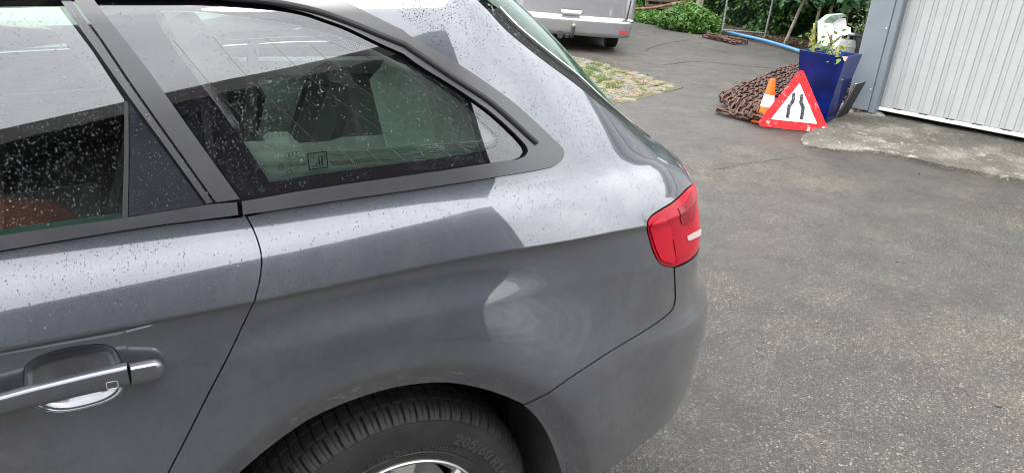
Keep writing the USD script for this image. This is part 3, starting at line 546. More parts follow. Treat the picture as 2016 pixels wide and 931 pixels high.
def wheel(name, x, near=True):
    y = .046
    fl = (lambda m: T(m, (x, y, ax[1]))) if near else (lambda m: (lambda q: trimesh.Trimesh(np.array(q.vertices) * [1, -1, 1] + [x, 2 * CY - y, ax[1]], q.faces[:, ::-1], process=False))(m))
    w = obj(name, fl(tm), TYRE, car, smooth=35, label='black tyre with block tread under the grey wing' if (near and x > -1) else None)
    if near and x > -1:
        marks = [arc_text('205/60 R16', .2435, .023, math.radians(43), y=-.0052, bold=True), arc_text('92 H', .2470, .014, math.radians(122), y=-.0044), arc_text('MADE IN E.U.  DOT 1417  TUBELESS', .2225, .0085, math.radians(74), y=-.0012),
                 arc_text('E4  0237  M+S', .2225, .0085, math.radians(99), y=-.0012), T(lathe([(.0066, 0), (.0066, .0022), (.0054, .0022), (.0054, 0)], 20), (.2270 * math.cos(math.radians(94)), -.0012, .2270 * math.sin(math.radians(94))), rot=(np.pi / 2, 0, 0)), arc_text('WINTER', .2480, .013, math.radians(146), y=-.0044)]
        for q in marks: obj('tyre_lettering', fl(q), TYRE2, w, kind='stuff')
    rs = lambda m: T(m, scale=.905)
    rimo = obj('rim', fl(rs(cat(rout))), ALLOY, w, smooth=40)
    for s_ in spk: obj('spoke', fl(rs(s_)), ALLOY, rimo, smooth=45)
    obj('hub_cap', fl(T(lathe([(0, -.02), (.03, -.018), (.052, -.008), (.055, .02), (0, .02)], 32), (0, .012, 0), rot=(-np.pi / 2, 0, 0))), ALLOY, rimo, smooth=40)
    obj('brake_disc', fl(T(lathe([(.05, 0), (.145, 0), (.145, .012), (.05, .012)], 40), (0, .085, 0), rot=(-np.pi / 2, 0, 0))), STEEL, w, smooth=30)
wheel('rear_wheel', ax[0]); wheel('rear_wheel', ax[0], False); wheel('front_wheel', -2.80); wheel('front_wheel', -2.80, False)
# --- inside, as seen through the glass
GREYTRIM = plain('grey_cabin_plastic', (.50, .51, .49), .65, var=.06, bump=.0003, bscale=500)
LIGHTTRIM = plain('pale_cabin_plastic', (.74, .75, .72), .6, var=.06)
LEATHER = plain('black_seat_cover', (.020, .020, .022), .55, var=.3, bump=.0008)
zb = 1.142
ledge = Polygon([(-.235, .098), (.36, .118), (.44, .20), (.44, .30), (-.02, .30), (-.05, .275), (-.13, .275), (-.16, .30), (-.235, .30)])
def slab(P, z, h): m_ = extrude(P, h); m_.apply_translation((0, 0, z - h)); return m_
vent = affinity.translate(sbox(-.075, .126, .31, .196).buffer(.010), 0, 0)
led = obj('load_side_ledge', slab(ledge.difference(vent), zb, .02), GREYTRIM, car, label='grey ledge inside the rear side window')
obj('vent_well', slab(vent.buffer(.004), zb - .060, .006), DARK, led)
for k in range(7): obj('vent_slat', bx((.40, .0026, .0012), (.1175, .1245 + .0123 * k, zb - .001), c=.0003), GREYTRIM, led)
for k in range(8): obj('vent_divider', bx((.0030, .088, .0014), (-.045 + .047 * k, .161, zb - .0012), c=.0003), GREYTRIM, led)
obj('side_trim', cat([bx((.90, .02, .5), (.10, .31, zb - .27), c=.006)]), GREYTRIM, car)
# inner pillar linings follow the skin
obj('rear_pillar_lining', patch(Polygon([(.05, .150), (.48, .150), (.64, .22), (.45, .42), (.12, .42), (.02, .33)]), off=-.13, rim=0, step=.03), GREYTRIM, car)
obj('centre_pillar_lining', patch(Polygon([(-.30, .13), (-.20, .13), (-.36, .46), (-.50, .46)]), off=-.055, rim=0, step=.03), LEATHER, car)
pad = lambda s_, l_, r_=None, c=.03: bx(s_, l_, r_, c)
for k, y in enumerate((.46, .913, 1.366)):
    st_ = obj('rear_seat_back', pad((.16, .43, .62), (-.34, y, .80), (0, .32, 0), .04), LEATHER, car)
    obj('headrest', pad((.11, .27, .16), (-.215, y, 1.185), (0, .25, 0), .035), LEATHER, st_)
obj('rear_seat_cushion', pad((.55, 1.35, .18), (-.72, CY, .58), (0, -.08, 0), .04), LEATHER, car)
for y in (.50, 1.33):
    fs_ = obj('front_seat_back', pad((.18, .48, .66), (-1.28, y, .90), (0, .30, 0), .05), LEATHER, car); obj('headrest', pad((.11, .28, .18), (-1.12, y, 1.30), (0, .2, 0), .04), LEATHER, fs_)
obj('load_cover', bx((.70, 1.18, .012), (.22, CY, 1.035), c=.004), LEATHER, car)
obj('belt_guide', cat([bx((.16, .085, .024), (-.205, .175, zb + .014), (0, 0, -.1), .008), bx((.05, .05, .03), (-.16, .20, zb + .024), (0, 0, -.1), .008)]), LIGHTTRIM, car)
obj('seat_shoulder', bx((.10, .10, .22), (-.02, .46, 1.15), (0, .35, 0), .03), plain('grey_seat_cloth', (.11, .12, .12), .8), car)
obj('seat_belt', cat([bx((.020, .004, .20), (-.195, .25, 1.235), (0, .09, 0), .001)]), plain('grey_belt_webbing', (.07, .072, .07), .8), car)
obj('curved_pillar_seam', tube(np.array([(.22, .36, 1.37), (.30, .34, 1.30), (.40, .32, 1.22), (.52, .31, 1.165), (.62, .31, 1.14)]), .004, 6), DARK, car)
obj('boot_lining', cat([bx((1.15, .03, .5), (.35, 2 * CY - .33, .85), c=.01), bx((.03, 1.2, .4), (.80, CY, .80), c=.01)]), GREYTRIM, car)
bag = thing('black_bag', 'black bag on the back seat, seen dimly through the rear door window', 'bag', (-.60, .47, .655)); obj('bag_body', bx((.30, .30, .24), (0, 0, .12), (0, .08, .1), .05), LEATHER, bag); obj('bag_handle', tube([(-.08, 0, .22), (-.05, 0, .27), (.05, 0, .27), (.08, 0, .22)], .008, 6), RUBBER, bag)
cloth = trimesh.creation.icosphere(3); cv_ = cloth.vertices; cloth = trimesh.Trimesh(cv_ * [.16, .13, .07] * (1 + .5 * (meshkit.fbm(cv_ * 2.3 + 7, 3, 2) - .5))[:, None] + [-.63, .45, .93], cloth.faces)
tag(obj('folded_jacket', cloth, plain('red_cloth', (.13, .02, .010), .85, var=.25, bump=.002), None, smooth=True), 'red folded jacket on the back seat, seen through the rear door window', 'jacket')
obj('door_lining', patch(Polygon([(-1.16, .134), (-.26, .138), (-.30, -.10), (-.42, -.30), (-.55, -.60), (-1.16, -.60)]), off=-.03, rim=0, step=.04, rows=st3['rows']), DARK, door)
obj('flank_lining', patch(Polygon([(-.25, .142), (.60, .142), (.60, -.12), (.30, -.16), (-.25, -.10)]), off=-.03, rim=0, step=.04, rows=st3['rows']), DARK, car)
# --- rain on the skin and the glass
def cap_mesh(n=7):
    a = np.arange(n) * 2 * np.pi / n; V = [(0, 0, .62)]
    for r_, z_ in ((.55, .50), (.88, .24), (1.0, .0)): V += [(r_ * math.cos(t), r_ * math.sin(t), z_) for t in a]
    V.append((0, 0, -.02)); F = []
    for i in range(n):
        j = (i + 1) % n; F.append((0, 1 + i, 1 + j))
        for k in (0, 1): b = 1 + k * n; F += [(b + i, b + n + i, b + n + j), (b + i, b + n + j, b + j)]
        F.append((len(V) - 1, 1 + 2 * n + j, 1 + 2 * n + i))
    return np.array(V, float), np.array(F)
CV, CF = cap_mesh()
def drops(name, P, N, rad, label, parent, run=.35, wm=None):
    n = len(P); t = np.cross(N, np.array([[1., 0, 0]])); t /= np.maximum(np.linalg.norm(t, axis=1, keepdims=True), 1e-9); b = np.cross(N, t)
    el = 1 + run * rng.random(n) ** 2 * 2; hgt = .45 + .35 * rng.random(n); wob = rng.normal(0, .16, (n, len(CV)))
    c = CV[None] * np.stack([rad * el, rad, rad * hgt], -1)[:, None]; c[..., :2] *= (1 + wob)[..., None]
    ta = rng.normal(0, .5, n); ca, sa = np.cos(ta)[:, None], np.sin(ta)[:, None]; cx, cy = c[..., 0] * ca - c[..., 1] * sa, c[..., 0] * sa + c[..., 1] * ca
    V = P[:, None] + cx[..., None] * t[:, None] + cy[..., None] * b[:, None] + c[..., 2:] * N[:, None]
    nn = (CV / np.linalg.norm(CV, axis=1, keepdims=True))[None]; Nn = nn[..., :1] * t[:, None] + nn[..., 1:2] * b[:, None] + nn[..., 2:] * N[:, None]
    F = (CF[None] + len(CV) * np.arange(n)[:, None, None]).reshape(-1, 3)
    return obj(name, (V.reshape(-1, 3), F, Nn.reshape(-1, 3)), wm or WATER, parent, label=label, kind='stuff')
def scatter(pg, n, off, rmin, rmax, power=2.6, dens=None):
    x0, y0, x1, y1 = pg.bounds; out = []; pp_ = prep(pg)
    while len(out) < n:
        c = rng.uniform((x0, y0), (x1, y1), (n, 2))
        k = meshkit.fbm(np.c_[c * 9, np.zeros(n)], 3, 3); keep = rng.random(n) < np.clip((k - .22) * 2.4, .1, 1) * (1 if dens is None else dens(c))
        out += [p for p in c[keep] if pp_.contains(Point(p))]
    Q = np.array(out[:n]); N = body_n(Q[:, 0], Q[:, 1]); return body(Q[:, 0], Q[:, 1]) + N * off, N, rmin + (rmax - rmin) * rng.random(n) ** power
gq = Polygon(belt_top[3:] + glass_edge + gl).buffer(0).buffer(-.004)
drops('raindrops_on_side_window', *scatter(gq, 4600, -.0036, .00038, .0010), 'raindrops on the rear side window', car)
drops('raindrops_on_door_window', *scatter(Polygon([(-.66, .150), rl[2], rl[0], (-.4322, .3877), (-.4700, .4534), (-.66, .4534)]).buffer(-.004), 2900, -.0056, .00035, .00092), 'raindrops on the door window', car)
drops('raindrops_on_panel', *scatter(poly(tl, [pl[-1]], [(-.3467, .2335), (-.3931, .3160)]).buffer(-.004), 160, -.0006, .0004, .0011), 'raindrops on the black triangle', car)
sh_poly = poly([(-.66, .0), (.54, .0), (.60, .02), (.90, .028), (.95, .10), (.80, .165), (.6205, .2784), (.46, .41), (.30, .48), (.0, .475), (.06, .41), (.25, .33), (.42, .22), (.45, .15), (.40, .12), (-.25, .122), (-.66, .120)])
drops('raindrops_on_shoulder', *scatter(sh_poly, 8000, .0001, .0004, .0010, 2.4, lambda c: np.clip(.30 + 6 * c[:, 1], .12, 1)), 'fine raindrops on the upper grey panels', car, wm=PAINTWATER)
drops('raindrops_on_moulding', *scatter(oc.union(mb).intersection(sbox(-.66, .1, .5, .5)), 900, .0052, .0004, .0011), 'raindrops on the black window mouldings', car)
drops('raindrops_on_pillar', *scatter(poly(pl, gl[::-1]).buffer(-.004), 420, .0036, .0004, .0011), 'raindrops on the black pillar trim', car)
drops('raindrops_on_flank', *scatter(poly([(-.64, -.30), (.20, -.30), (.60, -.15), (.55, -.0), (-.64, .0)]).difference(pk), 300, .0001, .0003, .0008, 3.), 'a few raindrops on the flank', car)
drops('raindrops_on_rear_window', *scatter(gg.buffer(-.004).intersection(sbox(.4, .1, 1.2, .47)), 2600, -.0026, .0006, .0018), 'raindrops on the edge of the rear window', car)
def leafset(P, size, seed, droop=.5, nz=.4, lobes=False):
    """one folded leaf at every point: (v, f)"""
    g = np.random.default_rng(seed); n = len(P)
    d = g.normal(0, 1, (n, 3)); d[:, 2] = d[:, 2] * .5 - droop; d /= np.linalg.norm(d, axis=1, keepdims=True)
    up = g.normal(0, nz, (n, 3)) + [0, 0, 1.]; s = np.cross(d, up); s /= np.maximum(np.linalg.norm(s, axis=1, keepdims=True), 1e-9); u = np.cross(s, d)
    L = (size * g.uniform(.6, 1.25, n))[:, None]; b = .42 * L
    if lobes:
        K = [(0, 0, 0), (.10, .62, -.06), (.34, .40, .05), (.55, .62, -.02), (.72, .22, .03), (1., 0, -.12), (.72, -.22, .03), (.55, -.62, -.02), (.34, -.40, .05), (.10, -.62, -.06)]
        F1 = [(0, i, i + 1) for i in range(1, 9)]
    else:
        K = [(0, 0, 0), (.35, .9, .12), (1., 0, -.16), (.35, -.9, .12)]; F1 = [(0, 1, 2), (0, 2, 3)]
    V = np.stack([P + d * L * a + s * (b if not lobes else L) * c * (1 if not lobes else .8) + u * L * e for a, c, e in K], 1)
    F = (np.array(F1)[None] + len(K) * np.arange(n)[:, None, None]).reshape(-1, 3); return trimesh.Trimesh(V.reshape(-1, 3), F, process=False)
# ------------------------------------------------------------------ the ground
def fr_xy(loc, rz):
    c, s = math.cos(rz), math.sin(rz)
    return lambda x, y: (loc[0] + c * x - s * y, loc[1] + s * x + c * y)
ASPHALT = mat('wet_asphalt', {'g': ('geometry', {}),
    'v': ('voronoi_texture', {'scale': 170., 'randomness': 1.}), 'vs': ('separate_color', {}),
    'st': ('rgb_ramp', {'ramp': [(0, (.034, .033, .031)), (.45, (.058, .055, .051)), (.78, (.090, .086, .079)), (.945, (.13, .124, .113)), (1, (.33, .315, .285))]}),
    'big': ('noise_texture', {'scale': .55, 'detail': 6, 'roughness': .62}), 'br': ('rgb_ramp', {'ramp': [(.30, (.25, .24, .23)), (.46, (.43, .415, .385)), (.56, (.57, .54, .49)), (.70, (.90, .84, .74))]}),
    'fine': ('noise_texture', {'scale': 3.2, 'detail': 9, 'roughness': .72}), 'fr': ('rgb_ramp', {'ramp': [(.3, (.62, .62, .62)), (.5, (1., 1., 1.)), (.68, (1.4, 1.38, 1.32))]}),
    'm1': ('mix_color', {'blend_type': 'multiply', 'fac': 1., 'use_clamp': False}), 'm2': ('mix_color', {'blend_type': 'multiply', 'fac': 1., 'use_clamp': False}),
    'ro': ('map_range', {'from_min': .38, 'from_max': .62, 'to_min': .32, 'to_max': .7, 'clamp': True}),
    'b': ('bump', {'distance': .0035, 'strength': 1.}), 'b2': ('bump', {'distance': .012, 'strength': .5}), 'p': ('principled_bsdf', {'specular_ior_level': .3})},
    [('g.position', 'v.vector'), ('v.color', 'vs.color'), ('vs.r', 'st.fac'), ('g.position', 'big.vector'), ('big.fac', 'br.fac'), ('g.position', 'fine.vector'), ('fine.fac', 'fr.fac'),
     ('st.color', 'm1.a'), ('br.color', 'm1.b'), ('m1.result', 'm2.a'), ('fr.color', 'm2.b'), ('m2.result', 'p.base_color'), ('big.fac', 'ro.value'), ('ro.result', 'p.roughness'),
     ('v.distance', 'b.height'), ('fine.fac', 'b2.height'), ('b2.normal', 'b.normal'), ('b.normal', 'p.normal')])
gx = np.concatenate([np.linspace(-60, -6, 10), np.arange(-5, 15, .25), np.linspace(16, 70, 10)]); gy = np.concatenate([np.linspace(-60, -6, 10), np.arange(-5, 17, .25), np.linspace(18, 70, 10)])
GX, GY = np.meshgrid(gx, gy, indexing='ij'); cob_poly = Polygon([(5.67, 5.82), (5.62, 6.9), (5.50, 8.05), (4.4, 8.4), (3.6, 7.2), (3.55, 6.1), (4.29, 5.15)])
GZ = (meshkit.fbm(np.stack([GX * .45, GY * .45, 0 * GX], -1), 3, 4) - .5) * .03 * np.clip((np.hypot(GX - 1, GY) - 2.2) / 2, 0, 1)
GZ -= .0 ; G3 = np.stack([GX, GY, GZ - .012], -1)
obj('ground', gridmesh(G3), ASPHALT, None, smooth=True, kind='structure', label='wet speckled asphalt yard')
def gz(x, y): return float((meshkit.fbm(np.array([x * .45, y * .45, 0.]), 3, 4) - .5) * .03 * np.clip((np.hypot(x - 1, y) - 2.2) / 2, 0, 1) - .012)
# two tarred cracks
TAR = plain('dark_crack', (.02, .02, .02), .8)
def crack(P, w):
    a = np.array(smoothline(P, 8)); a = a + rng.normal(0, .012, a.shape); d = np.gradient(a, axis=0); d /= np.linalg.norm(d, axis=1, keepdims=True); nn = np.c_[-d[:, 1], d[:, 0]]
    ww = w * (.5 + rng.random(len(a)))[:, None]; L, R = a + nn * ww, a - nn * ww
    G = np.stack([np.c_[L, [gz(*p) + .005 for p in L]], np.c_[R, [gz(*p) + .005 for p in R]]], 1); return gridmesh(G)
obj('ground_crack', crack([(3.55, 2.95), (3.95, 3.0), (4.35, 3.02), (4.65, 3.05)], .0035), TAR, None, smooth=False, kind='structure'); 
obj('ground_crack', crack([(6.6, 7.4), (7.5, 7.6), (8.4, 7.0), (9.3, 6.9)], .012), TAR, None, kind='structure')
obj('ground_crack', crack([(7.2, 8.6), (8.2, 9.4), (9.2, 9.9)], .012), TAR, None, kind='structure')
obj('ground_crack', crack([(6.8, 5.6), (7.5, 5.2), (8.2, 5.1)], .010), TAR, None, kind='structure')
# old concrete apron in front of the garage door
GA, GT, GN = np.array([6.739, 3.92, 0.]), np.array([.3448, -.9387, 0.]), np.array([-.9387, -.3448, 0.])
APRON = mat('worn_concrete', {'g': ('geometry', {}), 'n': ('noise_texture', {'scale': 2.2, 'detail': 8, 'roughness': .65}), 'r': ('rgb_ramp', {'ramp': [(.34, (.045, .041, .033)), (.5, (.075, .069, .056)), (.64, (.15, .14, .115))]}),
    'v': ('voronoi_texture', {'scale': 120.}), 'vs': ('separate_color', {}), 'vr': ('rgb_ramp', {'ramp': [(0, (.6, .6, .6)), (.8, (1.1, 1.1, 1.1)), (1, (2., 2., 1.9))]}), 'm': ('mix_color', {'blend_type': 'multiply', 'fac': 1., 'use_clamp': False}),
    'l': ('noise_texture', {'scale': 14., 'detail': 3, 'roughness': .5, 'distortion': .6}), 'lr': ('rgb_ramp', {'ramp': [(.63, (0, 0, 0)), (.67, (1, 1, 1))]}), 'm2': ('mix_color', {'blend_type': 'mix', 'b': (.20, .195, .16)}),
    'b': ('bump', {'distance': .004}), 'p': ('principled_bsdf', {'roughness': .75})},
    [('g.position', 'n.vector'), ('n.fac', 'r.fac'), ('g.position', 'v.vector'), ('v.color', 'vs.color'), ('vs.r', 'vr.fac'), ('r.color', 'm.a'), ('vr.color', 'm.b'), ('g.position', 'l.vector'), ('l.fac', 'lr.fac'), ('lr.color', 'm2.fac'), ('m.result', 'm2.a'), ('m2.result', 'p.base_color'), ('v.distance', 'b.height'), ('b.normal', 'p.normal')])
edge = np.array(smoothline([(6.25, 4.28), (5.72, 3.72), (5.25, 3.58), (4.97, 3.32), (5.02, 3.2), (5.13, 3.09), (5.30, 3.04), (5.53, 2.94), (5.72, 2.5), (6.02, 2.02), (6.5, 1.2), (7.0, .2)], 9))
edge[6:-3] += rng.normal(0, .010, (len(edge) - 9, 2))
G = []
tin = np.clip(((edge - GA[:2]) @ GT[:2]), -.34, 6); inner = GA[:2] + tin[:, None] * GT[:2] - GN[:2] * .5
for k, s_ in enumerate((0, 0, .04, .15, .35, .6, .85, 1.0)):
    p = edge * (1 - s_) + inner * s_; z = [-.03, .012, .022, .034, .050, .066, .076, .08][k] + 0 * p[:, 0]; G.append(np.c_[p, z])
G = np.array(G); G[2:, :, 2] += (meshkit.fbm(np.c_[G[2:, :, :2].reshape(-1, 2) * 3, np.zeros((len(G) - 2) * len(edge))], 3, 9).reshape(len(G) - 2, -1) - .5) * .016
obj('concrete_apron', gridmesh(G), APRON, None, smooth=35, kind='structure', label='worn concrete ramp in front of the garage door')
# cobbles let into the asphalt, with moss in the joints
cobs = [rust(f'cobble_{n}', a, b, c, .7, 25., .003) for n, (a, b, c) in dict(sand=((.08, .062, .032), (.13, .10, .056), (.17, .135, .08)), grey=((.06, .06, .052), (.105, .10, .088), (.15, .145, .125)), rose=((.10, .062, .04), (.155, .10, .066), (.20, .14, .095)), pale=((.095, .085, .055), (.135, .122, .085), (.18, .165, .12))).items()]
bed = extrude(cob_poly, .012); bed.apply_translation((0, 0, -.016)); 
setts = obj('cobble_bed', bed, plain('earth_joint', (.055, .06, .022), .95, var=.5, scale=40, bump=.004), None, kind='structure', label='patch of old cobblestones with mossy joints')
pr_ = prep(cob_poly.buffer(-.03)); dirs = np.array([.32, -.947]); perp = np.array([.947, .32]); c0 = np.array([4.6, 6.7]); cnt = 0; joints = []
for i in range(-14, 15):
    u_ = -2.2 + rng.random() * .1
    while u_ < 2.2:
        L_ = rng.uniform(.12, .20); p = c0 + dirs * (u_ + L_ / 2) + perp * (i * .118)
        if pr_.contains(Point(p)) and cnt < 298:
            w_ = .104; h = np.array([L_ - .016, w_, .05]) / 2; cc_ = .016
            P_ = np.array([np.array(s) * (h - np.where(np.arange(3) == k, 0, cc_)) for s in np.array(np.meshgrid([-1, 1], [-1, 1], [-1, 1])).T.reshape(-1, 3) for k in range(3)]); P_ += rng.normal(0, .004, P_.shape)
            m_ = T(trimesh.convex.convex_hull(P_), (p[0], p[1], -.010 + rng.uniform(-.005, .006)), (rng.normal(0, .03), rng.normal(0, .03), math.atan2(dirs[1], dirs[0]) + rng.normal(0, .05)))
            obj('cobblestone', m_, cobs[int(rng.choice(4, p=[.4, .25, .15, .2]))], setts); cnt += 1; joints.append((p[0] + rng.normal(0, .07), p[1] + .06))
        u_ += L_
print('cobbles', cnt)
MOSS = leaf_mat('moss_and_grass', (.06, .10, .010), (.13, .19, .018), (.22, .27, .03))
bl_ = []
for p in joints:
    if rng.random() < .9:
        for _ in range(int(40 * rng.random() ** 2 * (2.2 if meshkit.fbm(np.array([p[0] * 2.2, p[1] * 2.2, 0.]), 2, 7) > .5 else .5)) + 2):
            a = rng.uniform(0, 6.28); x, y = p[0] + rng.normal(0, .035), p[1] + rng.normal(0, .035); h = rng.uniform(.02, .05); d = rng.normal(0, .02, 2); w = .004
            bl_.append([(x - w * math.cos(a), y - w * math.sin(a), .002), (x + w * math.cos(a), y + w * math.sin(a), .002), (x + d[0], y + d[1], .012 + h)])
B_ = np.array(bl_); tag(obj('moss', trimesh.Trimesh(B_.reshape(-1, 3), np.arange(len(B_) * 3).reshape(-1, 3), process=False), MOSS, None), 'green moss and grass in the cobble joints', 'moss', kind='stuff')
gp_ = np.random.default_rng(77); pv, pf = [], []
ico = trimesh.creation.icosphere(0)
for k in range(620):
    x, y = gp_.uniform(1.0, 6.2), gp_.uniform(-.6, 4.4); r_ = .0016 + .0045 * gp_.random() ** 3
    if cob_poly.contains(Point(x, y)): continue
    pv.append(ico.vertices * r_ * gp_.uniform(.6, 1.3, 3) + [x, y, gz(x, y) + r_ * .4]); pf.append(ico.faces + 12 * len(pf))
tag(obj('loose_grit', trimesh.Trimesh(np.vstack(pv), np.vstack(pf), process=False), rust('grit_stone', (.07, .065, .06), (.16, .15, .13), (.30, .28, .25), .85, 60.), None), 'loose grit and small stones on the asphalt', 'grit', kind='stuff')
for k, (x, y) in enumerate(((2.47, .09), (3.4, 1.2), (2.9, 2.1), (4.4, .9), (5.3, 2.4))):
    tag(obj('fallen_leaf', leafset(np.array([[x, y, gz(x, y) + .006]]), .034 - .002 * k, 90 + k, .02, .08), rust('brown_leaf', (.03, .018, .01), (.07, .04, .02), (.12, .08, .04)) if k == 0 else '/World/Looks/brown_leaf', None), ('small dark leaf on the asphalt nearest the bottom right corner', 'small brown leaf on the asphalt right of the car, second closest', 'small brown leaf on the open asphalt behind the tail lamp', 'small brown leaf on the asphalt at the right edge', 'small brown leaf on the asphalt just before the concrete ramp')[k], 'leaf')
# ------------------------------------------------------------------ garage
gl_ = lambda a, b, z: tuple((GA + GT * a + GN * b + [0, 0, z]).tolist()); GR = math.atan2(GT[1], GT[0])
CLAD = plain('blue_grey_cladding', (.125, .145, .160), .42, var=.06, scale=6, bump=.0008, bscale=30)
DOORW = plain('pale_grey_door_paint', (.30, .305, .30), .42, var=.035, scale=5, bump=.0003, bscale=60)
WALLP = plain('pale_render', (.50, .50, .48), .85, var=.1, bump=.003)
gar = thing('garage', 'garage clad in blue grey sheet with a pale ribbed door', 'garage')
obj('wall', cat([bx((.26, 5.4, 2.75), gl_(-.17, -2.85, 1.46), (0, 0, GR), .01), bx((.3, .3, 2.75), gl_(3.05, -.02, 1.46), (0, 0, GR)), bx((3.5, .12, .42), gl_(1.4, .05, 2.62), (0, 0, GR)), bx((3.4, .2, 2.75), gl_(1.4, -5.5, 1.46), (0, 0, GR)), bx((.2, 5.4, 2.75), gl_(3.1, -2.9, 1.46), (0, 0, GR))]), WALLP, gar)
obj('roof', bx((4.0, 6.3, .16), gl_(1.4, -2.7, 2.93), (0, 0, GR), .02), CLAD, gar)
pil = obj('corner_post', bx((.232, .30, 2.70), gl_(-.185, -.012, 1.455), (0, 0, GR), .006), CLAD, gar, label='blue grey sheet metal corner post')
obj('post_flange', cat([bx((.062, .27, 2.66), gl_(-.036, -.010, 1.42), (0, 0, GR), .004), bx((.018, .29, 2.68), gl_(-.006, -.024, 1.44), (0, 0, GR), .003)]), CLAD, pil)
for z in (.33, .95, 1.55, 2.1): obj('rivet', T(trimesh.creation.icosphere(1, .008), gl_(-.10 + .01, .140, z)), plain('rivet_zinc', (.6, .6, .6), .4, metal=.8) if z == .33 else '/World/Looks/rivet_zinc', pil)
gdoor = obj('garage_door', bx((3.0, .03, 2.26), gl_(1.42, -.0195, 1.27), (0, 0, GR), .004), DOORW, gar, label='pale grey up and over door of upright boards')
for k in range(24): obj('door_board', bx((.1200, .016, 2.22), gl_(.062 + .1235 * k, -.008 + (.004 if k % 2 else 0), 1.27), (0, 0, GR), .005), DOORW, gdoor)

for k in range(24): obj('board_rib', bx((.016, .010, 2.21), gl_(.062 + .1235 * k - .026, .0035 + (.004 if k % 2 else 0) , 1.27), (0, 0, GR), .0035), DOORW, gdoor)
obj('bottom_rail', bx((3.0, .042, .034), gl_(1.42, .004, .136), (0, 0, GR), .006), plain('white_rail', (.72, .73, .72), .4), gdoor)
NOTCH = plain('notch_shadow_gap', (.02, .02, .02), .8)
for k in range(1, 24, 2): obj('board_stop', bx((.085, .008, .010), gl_(.062 + .1235 * k, .010, .159), (0, 0, GR), .001), NOTCH, gdoor)  # dark strips painted for the shade in the notches at the board ends
obj('dark_sill', bx((3.0, .30, .05), gl_(1.42, -.24, .09), (0, 0, GR)), DARK, gar)  # near-black block put in as the shadow gap under the door
def rock(size, loc, seed, rz=0., lv=3, amp=.18):
    m_ = trimesh.creation.icosphere(lv); v = np.array(m_.vertices); v = np.sign(v) * np.abs(v) ** .7; v *= (1 + amp * (meshkit.fbm(v * 1.6 + seed, 4, seed) - .5) * 2)[:, None]; return T(trimesh.Trimesh(v * np.array(size) / 2, m_.faces, process=False), loc, (0, 0, rz))
STONE = rust('rough_foundation_stone', (.10, .095, .085), (.20, .19, .17), (.33, .32, .29), .85, 12., .006)
tag(obj('foundation_stone', rock((.24, .26, .20), gl_(-.30, .02, .03), 3, GR), STONE, None, smooth=True), 'rough grey foundation stone at the foot of the blue grey post', 'stone')
tag(obj('foundation_stone', rock((.30, .24, .14), gl_(-.06, .02, .03), 8, GR), STONE, None, smooth=True), 'flat foundation stone under the post nearest the garage door', 'stone')
tag(obj('foundation_bracket', bx((.05, .03, .09), gl_(-.16, .12, .06), (0, .2, GR), .003), rust('bracket_rust', (.03, .018, .012), (.09, .04, .02), (.18, .08, .04)), None), 'rusty bracket stub under the blue grey post', 'bracket')
# ------------------------------------------------------------------ in front of the post: planter, sign, cone, chain
BLUE = mat('blue_glaze', {'g': ('geometry', {}), 'n': ('noise_texture', {'scale': 3.5, 'detail': 6}), 'r': ('rgb_ramp', {'ramp': [(.3, (.001, .002, .017)), (.52, (.0015, .005, .050)), (.75, (.002, .014, .12))]}), 'p': ('principled_bsdf', {'roughness': .22, 'specular_ior_level': .3, 'coat_weight': .15, 'coat_roughness': .05})}, [('g.position', 'n.vector'), ('n.fac', 'r.fac'), ('r.color', 'p.base_color')])
pla = thing('planter', 'tall tapered square planter in glossy dark blue glaze', 'planter', (5.975, 4.065, 0), GR)
def frus(t, b, z0, z1): return np.array([(sx * t, sy * t, z1) for sx, sy in ((-1, -1), (1, -1), (1, 1), (-1, 1))]), np.array([(sx * b, sy * b, z0) for sx, sy in ((-1, -1), (1, -1), (1, 1), (-1, 1))])
def shell(t, b, h, th):
    rings = [[(sx * r_, sy * r_, z) for sx, sy in ((-1, -1), (1, -1), (1, 1), (-1, 1))] for r_, z in ((b - .01, 0.), (b, .01), (t - .004, h - .006), (t, h - .003), (t - .003, h), (t - th, h), (t - th - .003, h - .006), (b - th, .06))]
    V = np.array(rings).reshape(-1, 3); F = []
    for k in range(len(rings) - 1):
        for j in range(4): a, b2 = 4 * k + j, 4 * k + (j + 1) % 4; F += [(a, b2, b2 + 4), (a, b2 + 4, a + 4)]
    e = 4 * (len(rings) - 1); F += [(e, e + 1, e + 2), (e, e + 2, e + 3), (0, 2, 1), (0, 3, 2)]; return trimesh.Trimesh(V, F, process=False)
obj('pot_body', shell(.235, .142, .70, .022), BLUE, pla)
obj('soil', bx((.41, .41, .04), (0, 0, .60)), plain('potting_soil', (.035, .022, .014), .95, var=.5, scale=60, bump=.01), pla)
obj('glaze_chip', T(trimesh.convex.convex_hull(np.array([(.195, -.2375, .7005), (.238, -.2375, .7005), (.2375, -.2375, .665), (.225, -.2372, .655), (.2385, -.20, .7005), (.205, -.22, .699)])), (0, 0, 0)), plain('bare_clay', (.42, .30, .22), .8), pla, label='chipped corner of the planter')
LEAFY = leaf_mat('young_yellow_leaves', (.10, .18, .02), (.20, .28, .03), (.34, .36, .05))
STEM = rust('brown_stem', (.05, .035, .02), (.11, .08, .045), (.20, .15, .08), .8)
YSTEM = rust('yellow_green_stem', (.16, .15, .04), (.26, .24, .06), (.36, .32, .10), .6)
